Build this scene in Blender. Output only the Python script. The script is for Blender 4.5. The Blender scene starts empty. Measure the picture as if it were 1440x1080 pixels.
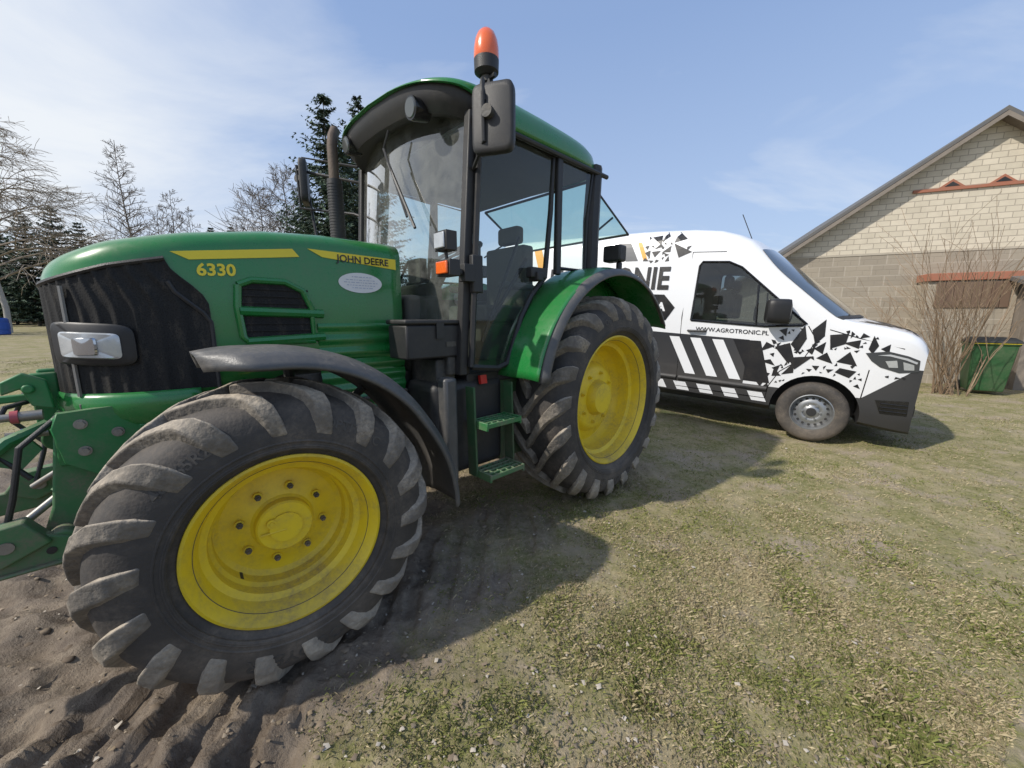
import bpy, bmesh, math, random
import numpy as np
from mathutils import Vector, Matrix
from mathutils.geometry import tessellate_polygon
R=random.Random(7)
sc=bpy.context.scene
rad=math.radians
# ------------------------------------------------------------------ noise
def _h(ix,iy,s):
    n=(ix.astype(np.int64)*374761393+iy.astype(np.int64)*668265263+s*1442695041)&0xffffffff
    n=((n^(n>>13))*1274126177)&0xffffffff
    return ((n^(n>>16))&0xffff)/65535.0
def vn(x,y,s=0):
    x=np.asarray(x,float);y=np.asarray(y,float)
    ix=np.floor(x);iy=np.floor(y);fx=x-ix;fy=y-iy
    fx=fx*fx*(3-2*fx);fy=fy*fy*(3-2*fy)
    a=_h(ix,iy,s);b=_h(ix+1,iy,s);c=_h(ix,iy+1,s);d=_h(ix+1,iy+1,s)
    return (a*(1-fx)+b*fx)*(1-fy)+(c*(1-fx)+d*fx)*fy
def fbm(x,y,s=0,o=4):
    v=0;a=.5;f=1
    for i in range(o):
        v=v+a*vn(x*f+i*17.3,y*f-i*9.1,s+i);a*=.5;f*=2.03
    return v
def sst(a,b,x):
    t=np.clip((x-a)/(b-a),0,1);return t*t*(3-2*t)
# ------------------------------------------------------------------ frames
TO=(.093,3.779);TA=rad(224.5);td=(math.cos(TA),math.sin(TA));tn=(-td[1],td[0])
def totr(x,y):
    X=x-TO[0];Y=y-TO[1];return X*td[0]+Y*td[1],X*tn[0]+Y*tn[1]
def mudmask(x,y):
    tx,ty=totr(x,y)
    n=fbm(x*1.3,y*1.3,3,4)-.47+.5*(fbm(x*5,y*5,8,3)-.45)
    m=sst(1.6,.5,ty+n*2.4)*sst(-2.2,-.6,tx+n*1.5)*sst(-6,-3.5,ty)
    m2=sst(-.20,-.90,x+n*1.5-.15*(y-1))*sst(5.5,3.5,y+n*2)
    return np.clip(np.maximum(m*.68,m2),0,1)
def H0(x,y):
    x=np.asarray(x,float);y=np.asarray(y,float)
    s=-((x-3.53)*.809-(y-4.46)*.588)
    h=.052*np.clip(s,0,11)*sst(4.8,6.4,y)
    h=h+.035*np.clip(y-12,0,38)
    return h
def H(x,y):
    h=H0(x,y)
    r=np.hypot(x,y);near=sst(14,5,r)
    h=h+(fbm(x*.9,y*.9,11,3)-.45)*.05*near
    m=mudmask(x,y)
    rid=1-np.abs(2*fbm(x*3.4,y*3.4,21,4)-.95)
    clod=fbm(x*8,y*8,31,5)
    rid2=1-np.abs(2*fbm(x*12,y*12,35,3)-.9)
    tx,ty=totr(x,y)
    left=sst(-.1,-1.0,x)
    wob=(fbm(x*2,y*2,91,3)-.45)
    tr=sst(2.2,2.6,tx)*sst(5.2,4.4,tx)*sst(.55,.75,ty+wob*.3)*sst(2.0,1.75,ty+wob*.3)
    bars=sst(-.15,.25,np.sin((tx*1.0+np.abs(ty-1.25)*.9)*30+wob*6))
    tr2=sst(-1.2,-.6,tx)*sst(2.2,1.8,tx)*sst(.50,.62,ty)*sst(1.3,1.15,ty)
    h=h+near*m*((rid-.75)*(.03+.075*left)+(clod-.45)*(.035+.07*left)+(rid2-.7)*.012*left)+near*(tr*(bars*.050-.032)*(.5+clod)+tr2*m*(bars*.02-.015))
    h=h+near*(1-m)*((fbm(x*7,y*7,41,4)-.47)*.03)
    return h
# ------------------------------------------------------------------ builder
class MB:
    def __init__(s): s.V=[];s.F=[];s.M=[]
    def add(s,V,F,m=0):
        b=len(s.V);s.V+= [tuple(v) for v in V]
        for f in F: s.F.append(tuple(i+b for i in f));s.M.append(m)
        return s
    def box(s,x0,x1,y0,y1,z0,z1,m=0,M=None):
        V=[(x,y,z) for x in (x0,x1) for y in (y0,y1) for z in (z0,z1)]
        if M is not None: V=[tuple(M@Vector(v)) for v in V]
        return s.add(V,[(0,1,3,2),(4,6,7,5),(0,4,5,1),(2,3,7,6),(0,2,6,4),(1,5,7,3)],m)
    def tube(s,P,r,n=8,m=0,cap=True,flat=1):
        P=[Vector(p) for p in P];r=r if isinstance(r,(list,tuple)) else [r]*len(P)
        rings=[];up=None
        for i,p in enumerate(P):
            t=(P[min(i+1,len(P)-1)]-P[max(i-1,0)])
            if t.length<1e-9:t=Vector((0,0,1))
            t.normalize()
            if up is None:
                up=Vector((0,0,1)) if abs(t.z)<.9 else Vector((1,0,0))
            u=t.cross(up).normalized();v=u.cross(t).normalized();up=v
            rings.append([p+u*math.cos(2*math.pi*k/n)*r[i]+v*math.sin(2*math.pi*k/n)*r[i]*flat for k in range(n)])
        return s.loft(rings,True,cap,cap,m)
    def beam(s,a,b,w,h,m=0,up=(0,0,1)):
        a=Vector(a);b=Vector(b);t=(b-a).normalized();up=Vector(up)
        if abs(t.dot(up))>.95: up=Vector((1,0,0))
        u=t.cross(up).normalized()*w/2;v=u.cross(t).normalized()*h/2
        V=[p+i*u+j*v for p in (a,b) for i,j in ((-1,-1),(1,-1),(1,1),(-1,1))]
        return s.add(V,[(3,2,1,0),(4,5,6,7)]+[(i,(i+1)%4,(i+1)%4+4,i+4) for i in range(4)],m)
    def loft(s,rings,closed=True,c0=False,c1=False,m=0):
        n=len(rings[0]);V=[v for r in rings for v in r];F=[]
        for i in range(len(rings)-1):
            for k in range(n if closed else n-1):
                a=i*n+k;b=i*n+(k+1)%n;F.append((a,b,b+n,a+n))
        if c0:F.append(tuple(range(n-1,-1,-1)))
        if c1:F.append(tuple(range((len(rings)-1)*n,len(rings)*n)))
        return s.add(V,F,m)
    def lathe(s,prof,n=64,c=(0,0,0),m=0):
        rings=[]
        for i in range(n):
            a=2*math.pi*i/n
            rings.append([(c[0]+r*math.cos(a),c[1]+y,c[2]+r*math.sin(a)) for r,y in prof])
        rings.append(rings[0])
        return s.loft(rings,False,m=m)
    def cyl(s,a,b,r,n=24,m=0,r1=None):
        return s.tube([a,b],[r,r if r1 is None else r1],n,m)
    def prism(s,poly,axis,d0,d1,m=0):
        def P(p,d):
            return {'y':(p[0],d,p[1]),'x':(d,p[0],p[1]),'z':(p[0],p[1],d)}[axis]
        n=len(poly);V=[P(p,d0) for p in poly]+[P(p,d1) for p in poly]
        tri=tessellate_polygon([[Vector((p[0],p[1],0)) for p in poly]])
        F=[tuple(t) for t in tri]+[tuple(i+n for i in reversed(t)) for t in tri]+[(i,(i+1)%n,(i+1)%n+n,i+n) for i in range(n)]
        return s.add(V,F,m)
    def grid(s,fn,nu,nv,m=0):
        V=[fn(i/nu,j/nv) for i in range(nu+1) for j in range(nv+1)];F=[]
        for i in range(nu):
            for j in range(nv):
                a=i*(nv+1)+j;F.append((a,a+1,a+nv+2,a+nv+1))
        return s.add(V,F,m)
    def obj(s,name,mats,parent=None,smooth=35,bevel=0,solid=0,seg=2):
        me=bpy.data.meshes.new(name);me.from_pydata(s.V,[],s.F)
        for m in (mats if isinstance(mats,(list,tuple)) else [mats]):me.materials.append(m)
        me.polygons.foreach_set('material_index',s.M)
        bm=bmesh.new();bm.from_mesh(me)
        bmesh.ops.remove_doubles(bm,verts=bm.verts,dist=1e-5)
        bmesh.ops.recalc_face_normals(bm,faces=bm.faces)
        bm.to_mesh(me);bm.free()
        if smooth:
            me.polygons.foreach_set('use_smooth',[True]*len(me.polygons));me.set_sharp_from_angle(angle=rad(smooth))
        o=bpy.data.objects.new(name,me);sc.collection.objects.link(o)
        if parent:o.parent=parent
        if solid:
            k=o.modifiers.new('s','SOLIDIFY');k.thickness=solid;k.offset=-1
        if bevel:
            k=o.modifiers.new('b','BEVEL');k.width=bevel;k.segments=seg;k.limit_method='ANGLE';k.angle_limit=rad(40)
        return o
def thing(name,label,cat,loc=(0,0,0),rot=(0,0,0),group=None):
    e=bpy.data.objects.new(name,None);e.empty_display_size=.2;sc.collection.objects.link(e)
    e.location=loc;e.rotation_euler=rot;e['label']=label;e['category']=cat
    if group:e['group']=group
    return e
def part(name,parent):
    e=bpy.data.objects.new(name,None);e.empty_display_size=.1;sc.collection.objects.link(e);e.parent=parent;return e
def dup(o,parent=None):
    c=o.copy()
    sc.collection.objects.link(c)
    if parent:c.parent=parent
    return c
# ------------------------------------------------------------------ materials
def newmat(name):
    m=bpy.data.materials.new(name);m.use_nodes=True;nt=m.node_tree
    return m,nt,nt.nodes['Principled BSDF']
def N(nt,t,**k):
    n=nt.nodes.new(t)
    for a,v in k.items():
        if a.startswith('i_'):n.inputs[a[2:]].default_value=v
        else:setattr(n,a,v)
    return n
def ramp(nt,src,p0,p1,c0=(0,0,0,1),c1=(1,1,1,1)):
    r=nt.nodes.new('ShaderNodeValToRGB');r.color_ramp.elements[0].position=p0;r.color_ramp.elements[1].position=p1
    r.color_ramp.elements[0].color=c0;r.color_ramp.elements[1].color=c1;nt.links.new(src,r.inputs[0]);return r
def mixc(nt,f,a,b):
    m=nt.nodes.new('ShaderNodeMix');m.data_type='RGBA'
    for s,i in ((f,0),(a,6),(b,7)):
        if hasattr(s,'is_linked'):nt.links.new(s,m.inputs[i])
        elif i==0:m.inputs[0].default_value=s
        else:m.inputs[i].default_value=(*s[:3],1)
    return m.outputs[2]
def mth(nt,op,a,b=None,clamp=False,c=None):
    m=nt.nodes.new('ShaderNodeMath');m.operation=op;m.use_clamp=clamp
    for s,i in ((a,0),(b,1),(c,2)):
        if s is None:continue
        if hasattr(s,'is_linked'):nt.links.new(s,m.inputs[i])
        else:m.inputs[i].default_value=s
    return m.outputs[0]
def paint(name,col,rough=.4,metal=0,coat=0,dirt=.3,dcol=(.2,.165,.12),scale=4,bump=0,zlow=None,bscale=60,spec=.5,dust=0):
    m,nt,b=newmat(name)
    tc=N(nt,'ShaderNodeTexCoord').outputs['Object']
    n1=N(nt,'ShaderNodeTexNoise',i_Scale=scale,i_Detail=8,i_Roughness=.65);nt.links.new(tc,n1.inputs[0])
    n2=N(nt,'ShaderNodeTexNoise',i_Scale=scale*9,i_Detail=5,i_Roughness=.7);nt.links.new(tc,n2.inputs[0])
    f=ramp(nt,n1.outputs[0],.42,.75).outputs[0]
    f=mth(nt,'MULTIPLY',f,ramp(nt,n2.outputs[0],.3,.65).outputs[0])
    f=mth(nt,'MULTIPLY',f,dirt)
    if zlow:
        g=N(nt,'ShaderNodeNewGeometry').outputs['Position'];sp=N(nt,'ShaderNodeSeparateXYZ');nt.links.new(g,sp.inputs[0])
        mr=N(nt,'ShaderNodeMapRange');nt.links.new(sp.outputs[2],mr.inputs[0]);mr.inputs[1].default_value=zlow;mr.inputs[2].default_value=0;mr.inputs[3].default_value=0;mr.inputs[4].default_value=1
        zz=mth(nt,'MULTIPLY',mr.outputs[0],mth(nt,'MULTIPLY',n1.outputs[0],1.3))
        f=mth(nt,'ADD',f,zz,True)
    if dust:
        g=N(nt,'ShaderNodeNewGeometry').outputs['Normal'];sp=N(nt,'ShaderNodeSeparateXYZ');nt.links.new(g,sp.inputs[0])
        d=mth(nt,'MULTIPLY',ramp(nt,sp.outputs[2],.35,1).outputs[0],mth(nt,'MULTIPLY',n2.outputs[0],dust*1.6))
        f=mth(nt,'ADD',f,d,True)
    c=mixc(nt,f,col,dcol);nt.links.new(c,b.inputs['Base Color'])
    rr=N(nt,'ShaderNodeMapRange');nt.links.new(f,rr.inputs[0]);rr.inputs[3].default_value=rough;rr.inputs[4].default_value=.85
    rv=mth(nt,'ADD',rr.outputs[0],mth(nt,'MULTIPLY',mth(nt,'SUBTRACT',n2.outputs[0],.5),.12));nt.links.new(rv,b.inputs['Roughness'])
    b.inputs['Metallic'].default_value=metal;b.inputs['Coat Weight'].default_value=coat;b.inputs['Coat Roughness'].default_value=.12
    b.inputs['Specular IOR Level'].default_value=spec
    if bump:
        n3=N(nt,'ShaderNodeTexNoise',i_Scale=bscale,i_Detail=4);nt.links.new(tc,n3.inputs[0])
        bp=N(nt,'ShaderNodeBump',i_Strength=bump,i_Distance=.01);nt.links.new(n3.outputs[0],bp.inputs['Height']);nt.links.new(bp.outputs[0],b.inputs['Normal'])
    return m
GREEN=paint('green_paint',(.014,.185,.038),.27,coat=.5,dirt=.35,zlow=.8,dust=.12,dcol=(.16,.15,.10))
GREEN2=paint('green_frame_paint',(.016,.18,.05),.42,dirt=.8,zlow=1.0,dust=.35,scale=9)  # dirt, raised further to stand in for shade on the front linkage
GREEN3=paint('green_step_paint',(.014,.10,.033),.5,dirt=.9,zlow=1.4,dcol=(.12,.11,.07))
YEL=paint('yellow_rim_paint',(.80,.59,.02),.42,dirt=.75,dcol=(.31,.23,.10),scale=6,zlow=.42,dust=.35)
YEL2=paint('yellow_decal',(.82,.66,.04),.45,dirt=.15)
BLK=paint('black_plastic',(.022,.022,.023),.5,dirt=.35,dcol=(.12,.105,.085),bump=.15,bscale=220,dust=.2)
BLKD=paint('dark_bezel_plastic',(.012,.012,.013),.45,dirt=.25,dcol=(.07,.06,.05))
BLKG=paint('black_gloss',(.01,.01,.011),.2,dirt=.25,dcol=(.1,.09,.075))
FENP=paint('grey_fender_plastic',(.068,.070,.072),.38,dirt=.6,dcol=(.21,.185,.155),bump=.1,bscale=150,zlow=.9,dust=.3,scale=6)
RUB=paint('tyre_rubber',(.042,.038,.035),.75,dirt=1.0,dcol=(.15,.125,.10),bump=.25,bscale=90,scale=7,dust=.3,zlow=.5)
LUG=paint('muddy_lug_rubber',(.13,.115,.097),.88,dirt=1.0,dcol=(.44,.375,.29),bump=.9,bscale=40,scale=7,dust=.9,zlow=.5)
TXT=paint('tyre_lettering',(.055,.051,.048),.7,dirt=.8)
ENG=paint('engine_grey',(.05,.05,.047),.6,dirt=.8,bump=.3,zlow=.9)
STEEL=paint('bare_steel',(.30,.29,.27),.45,metal=.8,dirt=.7,scale=12)
RUST=paint('rusty_exhaust',(.10,.075,.06),.7,metal=.3,dirt=.6,bump=.3)
SEAT=paint('seat_fabric',(.10,.10,.085),.9,dirt=.4)
HEAD=paint('headliner_fabric',(.12,.12,.11),.95,dirt=.3)
WHITE=paint('white_sticker',(.75,.76,.76),.45,dirt=.1)
RED=paint('red_paint',(.5,.02,.015),.4,dirt=.2)
BLUE=paint('blue_plastic',(.02,.09,.4),.4,dirt=.2)
def glass(name,tint=(.86,.93,.90),dirt=.10,refl=1.0,dcol=(.45,.46,.42),sc_=3,lo=.25):
    m,nt,b=newmat(name);nt.nodes.remove(b);out=[n for n in nt.nodes if n.type=='OUTPUT_MATERIAL'][0]
    tr=N(nt,'ShaderNodeBsdfTransparent');tr.inputs[0].default_value=(*tint,1)
    gl=N(nt,'ShaderNodeBsdfGlossy');gl.inputs['Roughness'].default_value=.03;gl.inputs[0].default_value=(1,1,1,1)
    df=N(nt,'ShaderNodeBsdfDiffuse');df.inputs[0].default_value=(*dcol,1)
    fr=N(nt,'ShaderNodeFresnel');fr.inputs[0].default_value=1.5
    mx=N(nt,'ShaderNodeMixShader');f=mth(nt,'MULTIPLY',fr.outputs[0],1.1*refl,True)
    nt.links.new(f,mx.inputs[0]);nt.links.new(tr.outputs[0],mx.inputs[1]);nt.links.new(gl.outputs[0],mx.inputs[2])
    tc=N(nt,'ShaderNodeTexCoord').outputs['Object'];n=N(nt,'ShaderNodeTexNoise',i_Scale=sc_,i_Detail=8,i_Roughness=.7);nt.links.new(tc,n.inputs[0])
    d=mth(nt,'MULTIPLY',ramp(nt,n.outputs[0],lo,.8).outputs[0],dirt)
    m2=N(nt,'ShaderNodeMixShader');nt.links.new(d,m2.inputs[0]);nt.links.new(mx.outputs[0],m2.inputs[1]);nt.links.new(df.outputs[0],m2.inputs[2])
    nt.links.new(m2.outputs[0],out.inputs[0]);return m
GLASS=glass('cab_glass',(.86,.93,.89),dirt=.06,refl=.9,sc_=14);WGLASS=glass('windscreen_glass',(.78,.89,.84),.28,2.4,sc_=9);GLASSR=glass('green_rear_glass',(.68,.88,.80),.03)  # windscreen dirt film thickened into a haze standing in for sky reflection
VGL=glass('tinted_van_glass',(.45,.50,.50),.05,1.3)
DGL=paint('dark_van_glass',(.055,.068,.075),.05,dirt=.3,dcol=(.2,.2,.19),spec=1.0,scale=2,coat=1)
LENS=paint('headlight_lens',(.50,.52,.53),.10,metal=.35,dirt=.5,scale=26,dcol=(.13,.13,.13))
DLENS=paint('dark_lamp_lens',(.12,.13,.13),.06,metal=.4,dirt=.2)
MIRR=paint('mirror_glass',(.5,.52,.55),.05,metal=1,dirt=.2)
ORG=paint('orange_lens',(.80,.13,.015),.25,coat=.8,dirt=.15,dcol=(.3,.12,.05))
# ------------------------------------------------------------------ text
def text2d(s,size,offset=0,shear=0):
    c=bpy.data.curves.new('t','FONT');c.body=s;c.size=size;c.offset=offset;c.shear=shear;c.resolution_u=3
    o=bpy.data.objects.new('t',c);sc.collection.objects.link(o);bpy.context.view_layer.update()
    dg=bpy.context.evaluated_depsgraph_get();me=bpy.data.meshes.new_from_object(o.evaluated_get(dg))
    V=[(v.co.x,v.co.y) for v in me.vertices];F=[tuple(p.vertices) for p in me.polygons]
    bpy.data.objects.remove(o);bpy.data.curves.remove(c);bpy.data.meshes.remove(me)
    return V,F
# ================================================================== TRACTOR
TR=thing('tractor','green farm tractor with yellow rims parked on mud and grass','tractor',(TO[0],TO[1],0),(0,0,TA))
TZ=[(1.45,1.89),(1.55,1.895),(1.94,1.895),(2.2,1.875),(2.5,1.825),(2.75,1.765),(2.93,1.70),(3.1,1.65)]
def ht(x):return float(np.interp(x,[p[0] for p in TZ],[p[1] for p in TZ]))
HX=.56
def outl(phi,i=0):
    c=math.cos(phi);s=math.sin(phi);e=2/2.7
    return 2.4+HX*abs(c)**e*(1-i), .42*abs(s)**e*(1 if s>=0 else -1)*(1-i)
def hw(x):
    if x<=2.4:return .42
    u=min(1,(x-2.4)/HX);return .42*(1-u**2.7)**(1/2.7)
OUT=[(x,'s',1) for x in np.linspace(1.5,2.4,14)[:-1]]+[(p,'n',0) for p in np.linspace(math.pi/2,-math.pi/2,49)]+[(x,'s',-1) for x in np.linspace(2.4,1.5,14)[1:]]
def opt(o,i):
    if o[1]=='s':return o[0],.42*o[2]*(1-i)
    return outl(o[0],i)
def drop(i):
    return float(np.interp(i,[0,.02,.05,.1,.18,.3,.6,1],[.085,.055,.034,.018,.006,0,-.012,-.02]))
b=MB();rows=[]
for z in (1.12,1.3,1.5):
    rows.append([(*opt(o,0),z) for o in OUT])
for i in (0,.02,.05,.1,.18,.3,.45,.6,.8,.999):
    rows.append([(opt(o,i)[0],opt(o,i)[1],ht(opt(o,i)[0])-drop(i)) for o in OUT])
rows[0]=[(x,y,1.10 if x>2.35 else 1.10+.12*math.sin(math.pi*(2.35-x)/.9)) for x,y,z in rows[0]]
b.loft(rows,False)
hood=b.obj('hood',GREEN,TR,smooth=50,solid=.006)
def side(x,z,off):
    w=hw(x);d=ht(x)-z;i=0
    if d<.085:
        i=float(np.interp(-d,[-.085,-.055,-.034,-.018,-.006],[0,.02,.05,.1,.18]))
    return (x,w*(1-i)+off,z+off*.3*(1 if i>0 else 0))
def noseP(phi,z,off):
    x,y=outl(phi);x2,y2=outl(phi+.01);t=Vector((x2-x,y2-y)).normalized();n=Vector((t.y,-t.x))
    if n.dot(Vector((x-2.4,y)))<0:n=-n
    return (x+n.x*off,y+n.y*off,z)
def phix(x,sgn=1):
    u=max(0,min(1,(x-2.4)/HX));return sgn*math.acos(min(1,u**(2.7/2)))
def grf(u,v):
    z=1.135+v*.46
    xr=2.45+.13*float(sst(1.42,1.60,z))
    pr=phix(xr);phi=pr-2*pr*u
    x,y=outl(phi);zt=ht(x)-.115
    z=1.135+v*(zt-1.135)
    return noseP(phi,z,.003+.007*(.5+.5*math.cos(u*2*math.pi*24))**2)
m,nt,bb=newmat('grille_mesh')
tc=N(nt,'ShaderNodeTexCoord').outputs['Object'];vo=N(nt,'ShaderNodeTexVoronoi',i_Scale=170);nt.links.new(tc,vo.inputs[0])
nz=N(nt,'ShaderNodeTexNoise',i_Scale=22,i_Detail=8,i_Roughness=.75);mp=N(nt,'ShaderNodeMapping');mp.inputs['Scale'].default_value=(1,1,.3);nt.links.new(tc,mp.inputs[0]);nt.links.new(mp.outputs[0],nz.inputs[0])
c=mixc(nt,ramp(nt,nz.outputs[0],.52,.80).outputs[0],(.016,.016,.016),(.075,.063,.048))
c=mixc(nt,ramp(nt,vo.outputs['Distance'],.1,.5).outputs[0],(.004,.004,.004),c);nt.links.new(c,bb.inputs[0]);bb.inputs['Roughness'].default_value=.7;bb.inputs['Specular IOR Level'].default_value=.3
bp=N(nt,'ShaderNodeBump',i_Strength=.35,i_Distance=.002);nt.links.new(vo.outputs['Distance'],bp.inputs['Height']);nt.links.new(bp.outputs[0],bb.inputs['Normal'])
GRM=m
b=MB();b.grid(grf,336,14);g=b.obj('grille',GRM,TR,smooth=60)
b=MB()
for sg in (1,-1):
    P=[noseP(phix(2.45+.13*float(sst(1.42,1.60,z)),sg),z,.008) for z in np.linspace(1.13,1.60,12)]
    b.tube(P,.009,6)
b.tube([noseP(p,ht(outl(p)[0])-.112,.006) for p in np.linspace(phix(2.58),-phix(2.58),40)],.010,6)
gt=b.obj('grille_trim',BLK,g)
for ph in (.62,-.62):
    b=MB();b.tube([noseP(ph,z,.016) for z in np.linspace(1.13,1.57,8)],.008,6);b.obj('grille_bar',STEEL,g)
b=MB()
b.grid(lambda u,v:noseP(1.45-2.9*u,1.14-.16*v,.012+.03*math.sin(v*math.pi*.6)-.06*v*v),50,6);b.obj('bumper_lip',GREEN,TR,solid=.01)
def plate(p0,p1,z0,z1,off,off0,m,mb,n=36,ex=.35,sl=0):
    rings=[]
    for k,(sc_,o_) in enumerate(((1,off0),(1,off),(.9,off+.006),(.0,off+.008))):
        ring=[]
        for a in range(n):
            t=2*math.pi*a/n;c_=math.cos(t);s_=math.sin(t)
            uu=.5+.5*sc_*math.copysign(abs(c_)**ex,c_);vv=.5+.5*sc_*math.copysign(abs(s_)**ex,s_)
            ring.append(noseP(p0+(p1-p0)*uu,z0+(z1-z0)*vv+sl*uu,o_))
        rings.append(ring)
    mb.loft(rings,True,m=m)
for sg in (1,-1):
    b=MB();lb=MB()
    plate(phix(2.70)*sg,phix(2.925)*sg,1.25,1.42,.022,0,0,b,sl=.015)
    plate(phix(2.74)*sg,phix(2.900)*sg,1.280,1.385,.029,.026,0,lb,sl=.010,ex=.25)
    bz=b.obj('headlight',BLKD,TR,smooth=40);lb.obj('headlight_lens',LENS,bz,smooth=40)
    eb=MB();plate(phix(2.80)*sg,phix(2.86)*sg,1.298,1.370,.0372,.034,0,eb,ex=.25);eb.obj('headlight_reflector',MIRR,bz)
for sg in (1,-1):
    b=MB()
    def S(x,z,o):
        p=side(x,z,o);return (p[0],p[1]*sg,p[2])
    prof=[(2.335,1.60),(2.28,1.625),(2.14,1.625),(2.06,1.585),(2.025,1.50),(2.025,1.33),(2.31,1.33),(2.335,1.36),(2.345,1.5)]
    b.tube([S(x,z,.008) for x,z in prof+[prof[0]]],.016,8,0,False)
    b.tube([S(2.34,1.48,.008),S(1.97,1.47,.008)],.023,8,0)
    b.tube([S(2.32,1.335,.008),S(1.97,1.35,.008)],.021,8,0)
    tri=tessellate_polygon([[Vector((p[0],p[1],0)) for p in prof]])
    b.add([S(x,z,.0025) for x,z in prof],tri,1)
    for k in range(8):
        z=1.355+k*.033
        if abs(z-1.475)>.025: b.beam(S(2.33,z,.006),S(2.035,z,.006),.004,.008,1)
    b.obj('side_vent',[GREEN,GRM],TR)
    b=MB();b.grid(lambda u,v:(1.50+.5*u,sg*(.425+.006*math.sin(v*math.pi*14)),1.42-.5*v),14,60);b.obj('engine_side_panel',GREEN,TR,smooth=60)
b=MB()
def strip(pt,pb,m,off=.0035,n=24):
    def f(u,v):
        x=np.interp(u,[0,1],[pt[0][0],pt[1][0]]);zt=np.interp(u,[0,1],[pt[0][1],pt[1][1]])
        xb=np.interp(u,[0,1],[pb[0][0],pb[1][0]]);zb=np.interp(u,[0,1],[pb[0][1],pb[1][1]])
        return side(x+(xb-x)*v,zt+(zb-zt)*v,off)
    b.grid(f,n,6,m)
strip([(2.56,1.724),(2.09,1.79)],[(2.50,1.696),(2.06,1.754)],0)
b.obj('decal_stripe',YEL2,TR)
b=MB();strip([(2.02,1.80),(1.53,1.795)],[(1.95,1.765),(1.53,1.735)],0);b.obj('decal_stripe',YEL2,TR)
def deco(txt,size,x0,z0,mat,name,off=.004,offset=0,slope=0,sx=1):
    V,F=text2d(txt,size,offset);bb=MB()
    bb.add([side(x0-x*sx,z0+y+slope*x,off) for x,y in V],F);return bb.obj(name,mat,TR,smooth=0)
deco('6330',.072,2.480,1.632,YEL2,'model_number_lettering',offset=.0022,sx=1.0,off=.005,slope=.06)
deco('JOHN DEERE',.052,1.875,1.752,BLKG,'maker_lettering',.0065,offset=.0010)
b=MB();cx,cz=1.75,1.645
b.add([side(cx,cz,.004)]+[side(cx+.125*math.cos(a),cz+.055*math.sin(a),.004) for a in np.linspace(0,2*math.pi,40,endpoint=False)],[(0,i+1,(i+1)%40+1) for i in range(40)])
rs=random.Random(1)
for k,(w,z) in enumerate(((.05,.034),(.085,.017),(.095,.003),(.08,-.012),(.05,-.026))):
    xx=-w
    while xx<w:
        l=rs.uniform(.006,.022);b.grid(lambda u,v:side(cx-xx-l*u,cz+z-.004*v,.0052),1,1,1);xx+=l+.006
b.obj('oval_sticker',[WHITE,paint('grey_print',(.42,.47,.58),.5)],TR)
b=MB()
b.box(.2,1.6,-.3,.3,.55,1.1);b.box(1.5,2.75,-.24,.24,.62,1.12);b.box(2.6,2.9,-.3,.3,.75,1.1)
b.cyl((0,-.8,.8),(0,.8,.8),.16,20);b.cyl((0,-.45,.8),(0,.45,.8),.26,24)
b.box(1.6,2.3,.24,.38,.8,1.15);b.cyl((1.9,.3,.75),(2.2,.3,.75),.09)
b.tube([(1.5,.4,.9),(1.7,.42,.82),(2.1,.40,.9),(2.3,.3,.8)],.02,8);b.tube([(1.5,.44,1.0),(1.8,.44,.98),(2.2,.40,1.02)],.013,8)
b.obj('chassis',ENG,TR,bevel=.015)
b=MB()
b.box(2.28,2.52,-.62,.62,.5,.68);b.cyl((2.4,-.75,.6),(2.4,.75,.6),.13,20);b.cyl((2.4,.55,.42),(2.4,.55,.8),.09,16)
b.cyl((2.4,-.55,.42),(2.4,-.55,.8),.09,16);b.tube([(2.15,.1,.6),(2.15,.6,.6)],.035,10)
b.obj('front_axle',GREEN2,TR,bevel=.012)
FL=part('front_linkage',TR)
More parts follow.
